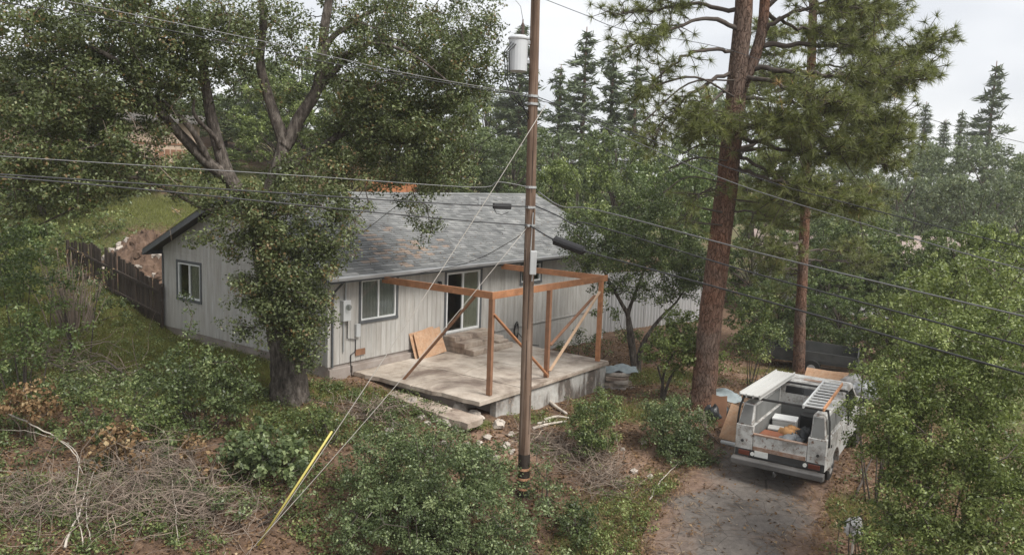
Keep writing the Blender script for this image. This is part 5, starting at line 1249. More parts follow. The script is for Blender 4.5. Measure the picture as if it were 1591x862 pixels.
# ------------------------------------------------------------------ far trees: a few kinds, copied
def unit_broadleaf(seed, nclump, leaves, size, mat, trunk_r=.022, spread=.42, low=.22):
    rg = np.random.default_rng(seed); mb = MB()
    cl = []
    for _ in range(nclump):
        a = rg.uniform(0, 2*math.pi); z = rg.uniform(low, .93); R_ = spread*math.sqrt(max(.05, 1-((z-.52)/.52)**2))*rg.uniform(.35, 1)
        cl.append((R_*math.cos(a), R_*math.sin(a), z))
    cl = np.array(cl); P = spline([(0,0,-.03), (.01,0,.12), (-.01,.01,.3), (.01,0,.55), (0,0,.8)], 5)
    mb.tube(P, [trunk_r*(1-.8*i/(len(P)-1)) for i in range(len(P))], 7, wob=.1)
    tw = MB()
    for c in cl[::2]:
        b0 = np.array([0, 0, max(.1, c[2]*.55)]); tw.tube([b0, (b0+c)/2 + [0,0,.03], c], [trunk_r*.35, trunk_r*.22, trunk_r*.08], 5, cap=False)
    subs = np.concatenate([sub_in_ellipsoid(c, np.array([.11, .11, .075])*rg.uniform(.7, 1.3), 9, rg, .5) for c in cl])
    V, F_, t = foliage(subs, .035, max(4, leaves//len(subs)), size, rg, .8, .45, .6, clump_var=.18)
    me1 = mb.build('trunk', M['oak_bark'], smooth=True); tw1 = tw.build('limbs', M['twig'], smooth=True); tw1['kind'] = 'stuff'
    me2 = mesh_np('crown', V, F_, t, M[mat]); return [me1, tw1, me2]
def unit_conifer(seed, mat, size=.055, rad=.17, nwh=34, sparse=1.0):
    rg = np.random.default_rng(seed); mb = MB(); tw = MB()
    mb.tube([(0,0,-.03), (0,0,.3), (0,0,.65), (0,0,1.0)], [.016, .012, .008, .002], 7)
    C, N, T_ = [], [], []
    for j in range(nwh):
        z = .12 + .87*(j/nwh)**.9; R_ = rad*(1-z)**.7*rg.uniform(.5, 1.25) + .014
        for b in range(int(5*sparse) + (j % 2)):
            a = rg.uniform(0, 2*math.pi); r_ = R_*rg.uniform(.55, 1.1); d = np.array([math.cos(a), math.sin(a), 0]); droop = rg.uniform(.05, .4)
            tip = d*r_ + np.array([0, 0, z - droop*r_*.6 + .15*r_]); tw.tube([np.array([0,0,z]), tip], [.003, .001], 3, cap=False)
            m = max(8, int(r_*420))
            f = rg.random(m)**.7; c = np.array([0, 0, z]) + (tip-np.array([0,0,z]))*f[:, None] + rg.normal(size=(m, 3))*np.array([.009,.009,.007])
            C.append(c); N.append(unit(rg.normal(size=(m, 3))*.6 + np.array([0,0,.7]))); T_.append(unit(d + rg.normal(size=(m, 3))*.45 + np.array([0,0,-.1])))
    C, N, T_ = map(np.concatenate, (C, N, T_)); ln = size*(.6+.7*rg.random(len(C)))
    V, F_ = leaf_arrays(C, N, T_, ln, ln*.16); t = np.repeat(np.clip(rg.normal(.5, .22, len(C)), 0, 1), 4)
    a = mb.build('trunk', M['pine_bark'], smooth=True); b = tw.build('limbs', M['twig']); b['kind'] = 'stuff'; c = mesh_np('crown', V, F_, t, M[mat])
    return [a, b, c]
KINDS = {'green': unit_broadleaf(1, 60, 16000, .022, 'leaf_mid'), 'light': unit_broadleaf(2, 55, 16000, .022, 'shrub_light', spread=.45), 'olive': unit_broadleaf(3, 60, 15000, .022, 'leaf_far', spread=.5),
         'grey': unit_broadleaf(4, 60, 14000, .021, 'leaf_far_grey', spread=.55, low=.15), 'dark': unit_broadleaf(5, 60, 16000, .022, 'oak_leaf2', spread=.5, low=.1), 'fir': unit_conifer(6, 'needle_far', .042, .17, 34), 'pine': unit_conifer(7, 'needle_far', .048, .21, 24, .9), 'firb': unit_conifer(8, 'needle_far', .04, .13, 32), 'russet': unit_broadleaf(9, 40, 9000, .024, 'leaf_dead', spread=.5, low=.1)}
usedk = set()
def far_tree(kind, px, ytop, Y, wpx, label, name=None, rz=None, base=None):
    top = at(px, ytop, Y); z0 = float(h(top[0], Y)) if base is None else base; H_ = max(1.5, top[2]-z0); w_ = wpx*Y/FPX
    spread = {'fir': .34, 'pine': .42, 'firb': .26}.get(kind, .95)
    o = empty(name or ('conifer_tree' if kind in ('fir', 'firb', 'pine') else 'broadleaf_tree'), (top[0], Y, z0), rng.uniform(0, 6.28) if rz is None else rz, label, 'tree', 'trees behind the house and across the valley')
    sx = w_/spread; o.scale = (sx, sx, H_)
    for src in KINDS[kind]:
        c = src if kind not in usedk else src.copy()
        if kind in usedk: col.objects.link(c)
        c.parent = o
    usedk.add(kind); return o
FT = [('green',470,70,50,190,'tall green tree filling the gap between the right oak limbs'), ('olive',385,85,55,180,'tall olive tree filling the gap between the middle oak limbs'), ('green',120,120,48,220,'green tree on the left hillside behind the oak crown'), ('olive',20,90,52,220,'olive tree far up the left hillside at the photo edge'), ('dark',1215,430,34,110,'dark leafy tree right behind the dark trailer'), ('dark',1310,455,33,110,'dark leafy tree beside the right end of the trailer'), ('green',215,250,38,90,'small green tree below the tan shed'), ('light',700,140,58,150,'yellowish tree behind the right side of the oak crown'), ('green',580,120,64,170,'green tree behind the centre of the oak crown'),
      ('light',430,120,46,150,'light green tree seen between the oak limbs behind the house'), ('olive',350,150,52,170,'olive tree on the slope left of the light green one behind the oak'), ('green',250,130,58,200,'green tree behind the tan hillside shed'), ('russet',548,225,44,90,'small russet-leaved tree rising above the left of the roof'),
      ('green',500,170,56,160,'mid-green tree behind the russet tree and the roof'), ('green',620,140,60,190,'tall green tree behind the orange fence'), ('olive',735,190,52,170,'broad olive tree behind the roof ridge left of the pole'), ('green',690,225,46,120,'low rounded tree just behind the roof above the orange fence'), ('olive',800,205,50,130,'olive tree right behind the utility pole'),
      ('fir',812,35,75,120,'dark pointed conifer just right of the transformer'), ('pine',912,42,72,150,'pointed conifer second from the pole against the sky'), ('pine',872,100,66,120,'narrow conifer between the pole and the tall pointed conifer'), ('pine',955,62,74,150,'broad conifer against the sky left of the big pine'), ('pine',990,95,80,150,'conifer half hidden by the left boughs of the big pine'),
      ('light',900,245,40,150,'light green tree beyond the right end of the roof'), ('green',960,195,46,170,'green tree under the pointed conifers behind the light green one'), ('dark',1040,250,40,160,'dark green tree left of the big pine trunk'), ('green',1080,190,55,160,'green tree right behind the big pine trunk'), ('olive',860,190,58,160,'olive tree right of the pole under the conifers'),
      ('dark',1175,300,42,140,'dark tree filling the gap between the two pines'), ('green',1330,300,46,150,'green tree right of the second pine'), ('dark',1290,420,38,130,'low dark tree behind the trailer'), ('dark',1180,440,33,90,'dark round tree behind the second pine foot'),
      ('grey',1400,225,66,190,'grey-green tree on the hillside just right of the big pine boughs'), ('grey',1480,215,72,200,'grey-green hillside tree left of the tall dark conifer'), ('grey',1560,225,64,200,'grey-green hillside tree below the tall dark conifer'), ('grey',1520,265,55,170,'rounded grey tree lower on the right hillside'), ('grey',1430,270,56,150,'rounded grey tree at the foot of the right hillside'), ('olive',1610,240,58,160,'olive tree cut by the right edge of the photo'),
      ('pine',1549,95,92,130,'tall dark conifer standing alone on the right skyline'), ('firb',1440,158,95,60,'small conifer on the right skyline nearest the big pine'), ('firb',1496,170,100,50,'smallest conifer on the right skyline left of the tall one'), ('firb',1470,185,105,60,'faint conifer between the two small skyline conifers'),
      ('green',1490,340,36,150,'green tree hiding the right end of the pinkish roof'), ('light',1560,345,30,150,'yellow-green tree at right edge under the grey hillside'), ('light',1470,395,26,140,'yellow-green tree above the big right shrub'), ('green',1345,330,40,170,'green tree standing before the white house behind the trailer'), ('olive',1290,330,42,150,'olive tree before the white house left part'), ('green',1440,350,38,170,'green tree before the white house right part'), ('light',1395,450,30,120,'low yellow-green tree before the white house'), ('green',1400,420,33,110,'green tree in front of the pinkish roof'), ('dark',1550,430,26,150,'dark tree behind the big right shrub at the edge'),
      ('dark',60,150,34,260,'dark evergreen oak at the far left behind the fence'), ('olive',150,220,40,170,'olive tree up the slope behind the dark fence'), ('green',330,235,44,120,'low green tree above the left gable'), ('dark',-40,230,25,200,'dark oak cut by the left edge of the photo'), ('green',760,120,85,140,'distant green tree left of the transformer'), ('olive',1130,120,80,160,'distant olive tree behind the big pine'), ('green',1220,200,70,160,'distant green tree behind the second pine'), ('olive',1330,215,80,150,'distant olive tree behind the second pine right side')]
for a in FT: far_tree(*a)
r2 = random.Random(9)

# ------------------------------------------------------------------ near trees and shrubs
def bush(name, label, cl, mat, size, sr=.2, cov=1.1, per=34, cat='shrub', group=None, stems=7, seed=0, flat=.8, up=.45, aspect=.55, shell=.5, base=None, stem_mat='twig', tc=.5, gap=.33):
    rg = np.random.default_rng(100+seed); subs = pix_clumps(cl, sr, cov, rg, shell, gap)
    gz = h(subs[:, 0], subs[:, 1]); ok = subs[:, 2] > gz + .02; subs = subs[ok]
    if base is None:
        c = subs.mean(0); base = np.array([c[0], c[1], float(h(c[0], c[1]))])
    o = plant(name, base, label, cat, group); sk = Skel()
    for k in range(stems):
        tgt = subs[rg.integers(len(subs))]; b0 = np.array([base[0] + (tgt[0]-base[0])*.35 + rg.normal()*.06, base[1] + (tgt[1]-base[1])*.35 + rg.normal()*.06, 0]); b0[2] = float(h(b0[0], b0[1])) - .05
        m = (b0+tgt)/2 + rg.normal(size=3)*.08; sk.limb([b0, m, tgt], .022 if cat == 'shrub' else .04, .006, 5, 4, .1, k)
    sk.twigs(subs, .30, rg, .008, 1.5)
    wood(o, sk.mb, stem_mat, 'stems'); wood(o, sk.tw, stem_mat, 'twigs')
    crown(o, [foliage(subs, sr, per, size, rg, flat, up, aspect, tint_c=tc)], mat, 'foliage'); return o
bush('shrub', 'large grey-green bush filling the foreground left of the pole foot', [(600,715,75,55,16.2,1.0), (690,735,95,65,15.8,1.1), (640,800,110,65,15.2,1.1), (760,800,90,65,15.2,1.1), (740,725,60,45,16.2,.8), (560,800,50,50,15.2,.8), (700,860,140,40,14.6,1.0), (640,690,40,30,16.6,.6)], 'shrub_grey', .058, .17, 1.6, 48, seed=1, stems=24)
bush('shrub', 'green bush on the bank below the far patio wall', [(932,655,42,40,19.6,.75), (920,685,34,26,19.2,.6), (945,620,22,22,20.2,.4,.8), (905,660,22,24,19.4,.4)], 'leaf_mid', .062, .16, 1.6, 44, seed=2, gap=.6)
bush('shrub', 'dense dark rounded bush on the bank left of the pine foot', [(1050,662,50,42,19.8,.85), (1062,700,44,34,19.4,.75), (1030,645,34,26,20.2,.6), (1085,710,24,24,19.3,.4)], 'shrub_grey', .06, .16, 1.7, 46, seed=3, gap=.6, tc=.42)
bush('shrub', 'small dark bush low on the bank near the driveway bottom', [(895,800,34,30,16.2,.5), (905,828,28,20,15.9,.4)], 'shrub_dark', .065, .15, 1.2, 34, seed=4)
bush('shrub', 'leafy low bush around the pole foot', [(850,740,34,24,17.2,.5), (862,790,40,30,16.6,.5), (840,700,20,14,17.9,.3,.6)], 'shrub_grey', .06, .16, 1.1, 34, seed=5)
bush('shrub', 'tall loose bush between the oak trunk and the left gable', [(330,590,60,55,18.6,.8), (300,560,45,40,18.8,.7), (365,610,45,40,18.4,.7), (300,500,20,25,19.2,.4,.4), (275,605,34,34,18.2,.6), (330,640,60,30,18,.7), (285,470,14,18,19.6,.3,.4)], 'shrub_dark', .08, .2, .95, 34, seed=6, stems=12)
bush('shrub', 'dense bramble with broad leaves left of the yellow guard', [(410,690,60,32,16.7,.7), (440,715,45,28,16.4,.6), (370,710,35,26,16.5,.5)], 'shrub_grey', .11, .17, 1.15, 26, aspect=.8, seed=7)
bush('shrub', 'weedy green bush right of the oak foot', [(500,632,26,14,18.7,.4), (480,650,24,14,18.3,.4), (520,655,26,16,18.2,.4)], 'leaf_mid', .07, .14, 1.0, 26, seed=8)
bush('shrub', 'low fern-like green patch left of the bramble', [(240,640,60,26,17.4,.7), (190,655,50,24,17,.7), (150,640,50,26,17.2,.6), (250,665,30,18,17,.5)], 'leaf_mid', .075, .16, .95, 28, seed=9)
bush('shrub', 'rusty dead-leaved bush in the left undergrowth', [(175,690,38,32,16.2,.5), (200,680,30,24,16.4,.4), (220,715,30,26,16,.4)], 'leaf_dead', .10, .17, .85, 20, aspect=.7, seed=10, stem_mat='dead_twig')
bush('shrub', 'brown dead-leaved bush at the left edge', [(45,615,50,28,17.2,.6), (65,640,45,24,16.9,.5), (20,650,30,24,16.9,.5)], 'leaf_dead', .095, .17, .75, 20, aspect=.7, seed=11, stem_mat='dead_twig')
bush('shrub', 'small rusty patch of dead leaves below the bramble', [(300,690,26,18,16.6,.4), (320,720,20,16,16.2,.3)], 'leaf_dead', .09, .15, .8, 18, aspect=.7, seed=12, stem_mat='dead_twig')
bush('shrub', 'dark evergreen bush at the far left above the dead leaves', [(30,470,60,55,19,1), (20,400,50,55,19.5,1), (70,530,50,35,18.6,.8), (10,540,40,40,18.4,.8)], 'oak_leaf2', .085, .22, .9, 36, seed=13)
bush('shrub', 'thin leggy bush on the grass left of the fence foot', [(120,470,40,22,21.5,.8,.4), (120,430,40,26,22.5,.8,.4)], 'leaf_mid', .08, .2, .8, 24, seed=14)
bush('shrub', 'bare reddish thicket against the fence end', [(120,420,45,40,24.5,.8,.35), (75,420,40,40,23.5,.8,.35), (150,440,40,30,25.5,.8,.4)], 'leaf_dead', .06, .2, .7, 10, seed=15, stem_mat='dead_twig', stems=70)
bush('shrub', 'dark bushes along the foot of the dark fence', [(130,455,40,24,26,.7,.8), (185,480,30,18,26,.6,.7), (90,440,40,30,26,.8,.9)], 'shrub_dark', .09, .2, 1.0, 26, seed=34)
bush('shrub', 'green undergrowth in the middle of the left slope', [(120,600,60,24,18,.8), (210,590,50,22,18.4,.7), (270,690,40,18,16.8,.5,.8), (110,680,40,20,16.4,.5,.7), (20,730,40,22,15.6,.5,.7)], 'shrub_dark', .075, .17, 1.0, 28, seed=35)
bush('shrub', 'weak green seedling patch at the bottom by the yellow guard', [(330,770,40,20,15.2,.4), (370,790,30,18,15,.4), (460,760,30,24,15.6,.4,.7), (290,740,16,22,15.8,.3)], 'shrub_grey', .07, .14, .9, 24, seed=16)
bush('shrub', 'bright weeds patch lining the driveway bank', [(985,800,45,24,16.6,.6,.8), (950,845,45,20,15.6,.6,.8), (1040,765,26,18,17.6,.5,.8), (1000,760,30,16,17.6,.5,.6)], 'shrub_light', .05, .13, 1.7, 26, seed=17, stems=4, gap=.6, tc=.6)
bush('shrub', 'fern clump growing against the far house wall', [(905,530,20,20,28,.4), (880,540,16,12,27.6,.4), (935,540,18,14,28.4,.4)], 'shrub_dark', .14, .2, 1.0, 22, aspect=.25, seed=18)
# right foreground shrub, big
bush('shrub', 'big yellow-green live oak shrub filling the lower right corner', [(1470,530,70,50,14.6,1.0), (1420,590,75,50,14.2,1.0), (1500,600,90,55,13.8,1.2), (1570,560,70,60,13.5,1.1), (1385,650,55,45,14,.8), (1460,680,90,60,13.4,1.1), (1550,690,90,70,12.8,1.2), (1410,730,60,40,13.6,.8), (1380,690,50,28,14,.6), (1490,780,100,60,12.8,1.0), (1580,800,80,80,12.2,1.0), (1430,830,70,40,12.8,.8), (1390,795,50,25,13.2,.5,.7), (1350,640,26,26,14.4,.5,.8), (1345,690,24,24,14.2,.4,.8), (1470,860,120,40,12.2,.9), (1370,850,40,20,12.9,.4,.8), (1560,500,60,40,14.4,.9)], 'shrub_light', .056, .17, 1.75, 50, seed=19, stems=26, tc=.47, gap=.55)
bush('shrub', 'yellow-green bush between the truck cab and the big right shrub', [(1385,585,50,32,17.5,.8), (1350,570,30,22,18,.6,.7), (1370,640,34,30,17,.6)], 'shrub_light', .075, .2, 1.1, 34, seed=20)
bush('shrub', 'tall yellow-green bush at the right edge behind the big shrub', [(1500,440,90,45,18.5,1.3), (1430,490,60,40,18.5,1.0), (1570,430,60,60,18,1.2)], 'shrub_light', .085, .22, 1.0, 34, seed=21)
bush('shrub', 'low weeds beside the ragged white bundle', [(1340,810,40,22,13.8,.5,.8), (1320,850,45,18,13.2,.5,.8), (1370,780,35,18,14.2,.5,.7)], 'leaf_mid', .06, .13, .9, 22, seed=22)
bush('shrub', 'round green bush behind the big pine on the right', [(1170,490,40,45,26,1.0), (1190,530,36,30,26,.9), (1150,540,30,26,26,.8)], 'leaf_mid', .09, .22, 1.1, 34, seed=23)
bush('shrub', 'green scrub on the slope above the dark fence', [(150,345,60,30,33,1.5), (210,360,40,18,33,1.2,.7), (100,370,50,30,31,1.2)], 'leaf_mid', .12, .3, .9, 26, seed=30)
bush('shrub', 'olive scrub on the hillside above the earth heap', [(270,300,50,20,38,1.5,.8), (330,290,50,24,40,1.5,.8), (210,320,40,18,37,1.2,.8)], 'leaf_far', .13, .32, .9, 26, seed=31)
bush('shrub', 'leafy growth hiding the lower corrugated fence', [(1000,530,40,22,33,.8,.7), (1055,515,34,26,34,.8,.8), (945,500,26,30,32,.8,.6)], 'leaf_mid', .11, .25, .9, 26, seed=32)
bush('shrub', 'straggly russet scrub on the slope above the left gable', [(290,335,30,12,36,1.0,.7), (250,365,24,12,34,.8,.7), (320,320,30,10,38,1,.6)], 'leaf_dead', .10, .26, .8, 20, seed=37, stem_mat='dead_twig')
bush('shrub', 'green scrub strip just behind the dark fence top', [(140,400,40,18,31.2,.8), (190,385,40,16,32,.8,.8), (100,395,30,20,31,.8)], 'shrub_dark', .10, .25, 1.0, 26, seed=38)
bush('shrub', 'green scrub beside the tan hillside shed', [(190,250,30,24,42,1.2), (290,255,30,20,42,1.2)], 'leaf_mid', .14, .34, .9, 26, seed=33)
bush('shrub', 'dark shade-grown bushes behind the dark trailer', [(1200,520,40,26,31.5,1), (1270,520,40,24,31.5,1), (1330,530,36,26,30.5,1)], 'shrub_dark', .11, .25, 1.2, 30, seed=36, gap=.6)
# two small trees right of the patio
def small_tree(name, label, base_px, Y, stems, cl, mat, size, sr, cov, per, seed, bark='oak_bark', r0=.11):
    rg = np.random.default_rng(200+seed); b = at(*base_px, Y); b[2] = float(h(b[0], b[1])); o = plant(name, b, label, 'tree'); sk = Skel()
    for k, pts in enumerate(stems): sk.limb([b + [.04*k, 0, -.1]] + A3(*[(x, y, Y+dy) for x, y, dy in pts]), r0, .025, 8, 6, .08, k)
    subs = pix_clumps(cl, sr, cov, rg, .5, .6); sk.twigs(subs, .3, rg, .012, 3)
    wood(o, sk.mb, bark); wood(o, sk.tw, 'twig', 'twigs'); crown(o, [foliage(subs, sr, per, size, rg, .75, .45, .55)], mat); return o
small_tree('oak_tree', 'twin-trunk young oak behind the far end of the patio', (988,565), 27.5, [[(978,520,0), (976,490,0), (985,460,.3), (1000,420,.5), (1010,380,.6)], [(978,500,0), (965,470,-.3), (945,435,-.6), (930,400,-.8)], [(995,545,0), (1010,515,0), (1030,490,.2), (1050,470,.4), (1070,440,.6)]],
           [(930,385,50,45,27,1.2), (990,370,55,50,27.5,1.4), (1050,400,50,45,28,1.3), (960,430,45,28,27.2,1.0), (1030,445,45,24,27.6,1.0,.8), (1080,430,40,40,28,1.0), (900,350,30,35,27,1.0), (1000,320,60,40,28.5,1.3), (905,410,22,28,26.8,.8,.7)], 'shrub_dark', .085, .24, 1.7, 44, 1)
small_tree('maple_sapling', 'bright green sapling leaning over the lawn left of the big pine', (1028,612), 23.5, [[(1030,590,0), (1036,565,0), (1050,545,0)], [(1040,590,.1), (1055,570,.2), (1075,550,.3)], [(1030,600,0), (1022,570,-.2)]],
           [(1050,530,40,28,23.4,.8), (1085,548,36,22,23.2,.7), (1020,545,26,18,23.6,.6), (1060,500,28,20,23.6,.6,.8), (1110,560,24,18,23,.5,.7), (1040,570,24,12,23.3,.5,.6)], 'shrub_light', .085, .18, 1.9, 32, 2, r0=.05)

# ------------------------------------------------------------------ brush piles and dead sticks
def brush(label, cl, n, seed, mat='dead_twig', ln=(.6, 1.8), r=(.006, .018), lift=.6, name='brush_pile'):
    rg = np.random.default_rng(300+seed); mb = MB(); cs = [onground(px, py) for px, py, _ in cl]; base = np.mean(cs, 0); base[2] = float(h(base[0], base[1]))
    for k in range(n):
        c = cs[k % len(cs)]; rad = cl[k % len(cl)][2]; p = c + np.array([rg.normal()*rad, rg.normal()*rad*.7, 0]); p[2] = float(h(p[0], p[1])) + rg.random()**1.5*lift
        a = rg.uniform(0, 2*math.pi); L_ = rg.uniform(*ln); d = np.array([math.cos(a), math.sin(a)*.8, rg.normal()*.25]); P = [p]
        for i in range(4):
            d = unit(d + rg.normal(size=3)*.42); q = P[-1] + d*L_/4; q[2] = max(q[2], float(h(q[0], q[1]))+.02); P.append(q)
        r0 = rg.uniform(*r); mb.tube([x-base for x in P], [r0, r0*.9, r0*.75, r0*.6, r0*.3], 4, cap=False, tint=rg.random())
    o = mb.build(name, M[mat]); o.location = base.tolist(); return tag(o, label, 'brush pile', kind='stuff')
brush('big tangled pile of grey dead branches in the lower left corner', [(250,780,.55), (160,800,.6), (320,810,.5), (240,740,.45), (50,800,.55)], 1500, 1, lift=.65, r=(.003,.009), ln=(.4,1.2))
brush('tangled heap of dead twigs on the bank right of the pole', [(880,715,.35), (925,735,.35), (855,695,.35), (940,765,.3)], 520, 2, lift=.35, r=(.003,.009), ln=(.4,1.1))
brush('loose dead twigs in the undergrowth at the far left', [(110,560,.6), (60,570,.5), (160,590,.5)], 150, 3, 'dead_twig', lift=.5, r=(.004,.012))
brush('scatter of dead twigs between the patio stones and the foreground bush', [(610,650,.5), (560,650,.4), (830,690,.5)], 120, 4, lift=.2, ln=(.3, .9))
brush('small heap of dead stalks below the oak', [(560,645,.35), (590,650,.3)], 110, 5, lift=.45, ln=(.4, .8), r=(.004, .009))
def stick(pts, r, label, mat='pale_stick'):
    P = [onground(x, y) + [0, 0, z] for x, y, z in pts]; S = spline(P, 6); jr = np.random.default_rng(len(label)); S = [q + jr.normal(size=3)*.010 for q in S]; mb = MB(); mb.tube([s-P[0] for s in S], [r*(1-.75*i/(len(S)-1)) for i in range(len(S))], 6, wob=.1)
    o = mb.build('dead_branch', M[mat], smooth=True); o.location = P[0].tolist(); tag(o, label, 'branch')
stick([(130,862,.1), (118,800,.3), (120,740,.5), (60,705,.45), (0,690,.3)], .012, 'long bleached branch arching out of the lower left brush')
stick([(140,850,.1), (135,790,.2), (165,730,.4), (225,690,.45)], .012, 'bleached branch leaning right out of the lower left brush')
stick([(100,862,.1), (128,800,.2), (130,770,.2)], .025, 'thick bleached stump-like limb at the bottom left')
stick([(190,600,.35), (160,590,.5), (110,600,.4), (60,580,.5)], .035, 'dark fallen limb across the left undergrowth', 'twig')
stick([(280,862,.1), (270,800,.4), (262,740,.35)], .007, 'slender pale twig rising in the dead brush centre')
stick([(0,655,.3), (60,700,.5), (110,735,.5), (130,760,.3)], .02, 'thin pale branch slanting down from the left edge')
stick([(1330,770,.0), (1350,735,.3), (1372,715,.6)], .03, 'reddish bare stem rising from the grass right of the truck', 'twig')
stick([(1010,780,.05), (1025,755,.1), (1060,720,.1)], .02, 'pale stick lying across the driveway bank')

# ------------------------------------------------------------------ ground cover: litter, grass, weeds
rg = np.random.default_rng(77)
def scatter(n, box, keep):
    x = rg.uniform(box[0], box[1], n*3); y = rg.uniform(box[2], box[3], n*3); k = keep(x, y) > rg.random(n*3); x, y = x[k][:n], y[k][:n]; return x, y, h(x, y)
def in_slab(x, y):
    u = (x-HC[0])*UD[0] + (y-HC[1])*UD[1]; v = (x-HC[0])*VD[0] + (y-HC[1])*VD[1]
    return ((u > .8) & (u < 7.6) & (v > -4.85) & (v < 0)) | ((u > -.05) & (u < HL+.1) & (v > -.05) & (v < HW+.1))
def on_drive(x, y):
    d2 = ((x[:, None]-dc[None, :, 0])**2 + (y[:, None]-dc[None, :, 1])**2).min(1); return np.sqrt(d2)
x, y, z = scatter(62000, (-16, 13, 11, 34), lambda x, y: np.where(in_slab(x, y), 0, np.where(on_drive(x, y) < 1.5, .10, .9))*np.clip(1.4 - y/32, .3, 1))
dz_ = np.where(on_drive(x, y) < 1.8, .06, 0)
C = np.c_[x, y, z + .015 + dz_ + .03*rg.random(len(x))]
N = unit(rg.normal(size=C.shape)*.45 + np.array([0, 0, 1])); ln = .05 + .07*rg.random(len(C))
V, F_ = leaf_arrays(C, N, rg.normal(size=C.shape), ln, ln*.6); t = np.repeat(np.clip(rg.normal(.45, .22, len(C)), 0, 1), 4)
tag(mesh_np('leaf_litter', V, F_, t, M['litter']), 'brown fallen leaves strewn over the banks', 'leaf litter', kind='stuff')
def blades(x, y, z, ht, wd):
    n = len(x); a = rg.uniform(0, 2*math.pi, n); b = np.c_[x, y, z-.01]; s_ = np.c_[np.cos(a), np.sin(a), np.zeros(n)]*wd*.5
    ln = ht*(.5 + rg.random(n)); lean = rg.normal(size=(n, 3))*np.array([.45, .45, 0])
    tip = b + (np.array([0, 0, 1]) + lean)*ln[:, None]
    return np.stack([b-s_, b+s_, tip], 1).reshape(-1, 3), np.arange(3*n).reshape(-1, 3)
gm = lambda x, y: np.where(in_slab(x, y) | (on_drive(x, y) < 1.6), 0, np.clip(mask(GRASS, x, y)*1.3-.15, 0, 1))
x, y, z = scatter(150000, (-22, 13, 11, 38), gm); xb, yb, zb = scatter(90000, (-19, -6, 19, 31), lambda x, y: np.where(in_slab(x, y), 0, 1)); x, y, z = np.r_[x, xb], np.r_[y, yb], np.r_[z, zb]; x2, y2, z2 = scatter(30000, (-20, 2, 34, 58), lambda x, y: np.clip(mask(GRASS, x, y), 0, 1)*~in_slab(x, y))
V, F_ = blades(np.r_[x, x2], np.r_[y, y2], np.r_[z, z2], .14, .016); n_ = len(V)//3
tag(mesh_np('grass', V, F_, np.repeat(np.clip(rg.normal(.5, .2, n_), 0, 1), 3), M['grass']), 'short green grass growing in patches over the lot', 'grass', kind='stuff')
# low weeds over the foreground slope
wm = lambda x, y: np.where(in_slab(x, y) | (on_drive(x, y) < 1.75), 0, 1)*np.where((x < -1.5) & (y < 21.5) | (x < -7.5) & (y < 19.5), .8, .10)*(.5+.5*np.sin(x*1.3+2*np.sin(y*.9))*np.cos(y*1.7+x*.6) > .38)
x, y, z = scatter(7500, (-17, 12, 11.5, 27), wm); c_ = np.c_[x, y, z + .06 + .16*rg.random(len(x))**1.5]
V, F_, t = foliage(c_, .17, 24, .06, rg, .7, .6, .6)
tag(mesh_np('weeds', V, F_, t, M['leaf_mid']), 'low green weeds covering the sloping undergrowth', 'weeds', kind='stuff')
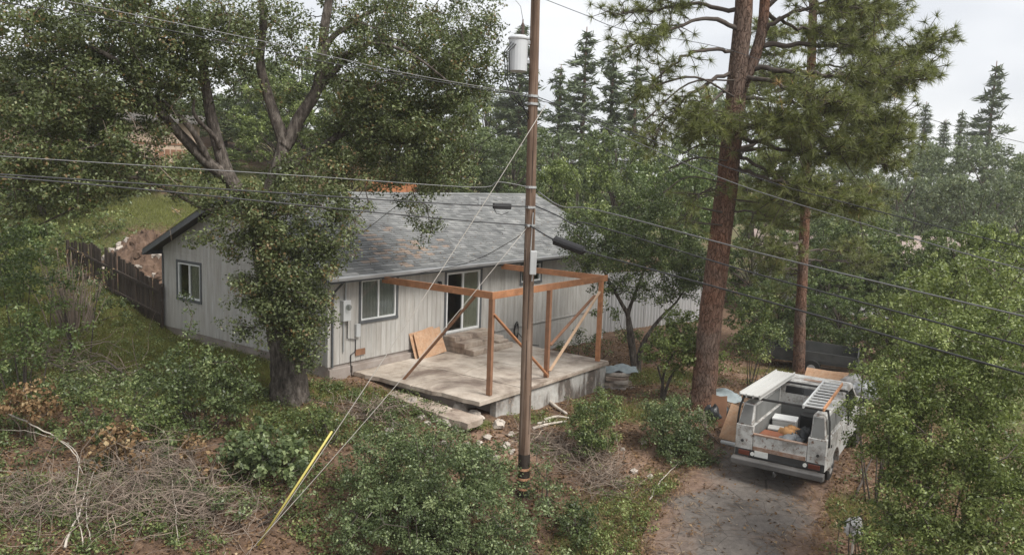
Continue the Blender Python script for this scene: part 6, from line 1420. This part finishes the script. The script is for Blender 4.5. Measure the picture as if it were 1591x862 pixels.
# fallen needles and twigs on the driveway and dirt
x, y, z = scatter(16000, (2, 13, 13, 30), lambda x, y: np.where(on_drive(x, y) < 2.6, np.clip(on_drive(x, y)/2.2, .12, 1), .25))
n = len(x); a = rg.uniform(0, 2*math.pi, n); b = np.c_[x, y, z + np.where(on_drive(x, y) < 1.9, .07, .02)]; d = np.c_[np.cos(a), np.sin(a), rg.normal(size=n)*.1]; s_ = np.c_[-np.sin(a), np.cos(a), np.zeros(n)]*.005; L_ = rg.uniform(.06, .22, n)[:, None]
V = np.stack([b-d*L_/2-s_, b-d*L_/2+s_, b+d*L_/2+s_, b+d*L_/2-s_], 1).reshape(-1, 3)
tag(mesh_np('pine_straw', V, np.arange(4*n).reshape(-1, 4), np.repeat(np.clip(rg.normal(.6, .2, n), 0, 1), 4), M['litter']), 'fallen pine needles and twigs on the driveway', 'pine straw', kind='stuff')
# leaves and needles lying on the roof
n = 2600; u = rg.uniform(-.3, HL, n); v = rg.uniform(-.4, 4.0, n); k = rg.random(n) < (.15 + .85*np.exp(-(((u-3.2)/1.8)**2 + ((v-.5)/.8)**2))); u, v = u[k], v[k]
zz_ = EZ + (v+EO)*SL + .045; P = HC + UD*u[:, None] + VD*v[:, None] + np.array([0, 0, 1])*zz_[:, None]; C = P
V, F_ = leaf_arrays(C, unit(rg.normal(size=C.shape)*.3 + np.array([0, 0, 1])), rg.normal(size=C.shape), .07, .04)
tag(mesh_np('roof_litter', V, F_, np.repeat(rg.random(len(C)), 4), M['litter']), 'fallen oak leaves lying on the shingle roof', 'leaf litter', kind='stuff')

x, y, z = scatter(700, (-20, -8, 18.5, 31), lambda x, y: np.where(in_slab(x, y), 0, .75)); c_ = np.c_[x, y, z + .08 + .2*rg.random(len(x))**2]
V, F_, t = foliage(c_, .18, 18, .065, rg, .8, .6, .5, tint_c=.72)
tag(mesh_np('weeds', V, F_, t, M['shrub_light']), 'bright green weeds on the grassy bank left of the house', 'weeds', kind='stuff')


# ------------------------------------------------------------------ damp air
zlo = float(GZ.min()) - 1.0
allz = [ (o.matrix_world @ Vector(c)).z for o in scene.objects if o.type == 'MESH' for c in o.bound_box ] if False else [34.0]
mb = MB(); mb.box((-1100, -500, zlo), (1100, 1100, max(36.0, float(GZ.max()) + 2)))
m = bpy.data.materials.new('damp_air'); m.use_nodes = True; nt = m.node_tree; nt.nodes.remove(nt.nodes['Principled BSDF'])
pv_ = nt.nodes.new('ShaderNodeVolumePrincipled'); pv_.inputs['Color'].default_value = (.97,.98,1,1); pv_.inputs['Density'].default_value = .0006; pv_.inputs['Anisotropy'].default_value = .2
nt.links.new(pv_.outputs[0], nt.nodes['Material Output'].inputs['Volume'])
tag(mb.build('haze', m), kind='stuff')
scene.cycles.volume_bounces = 1
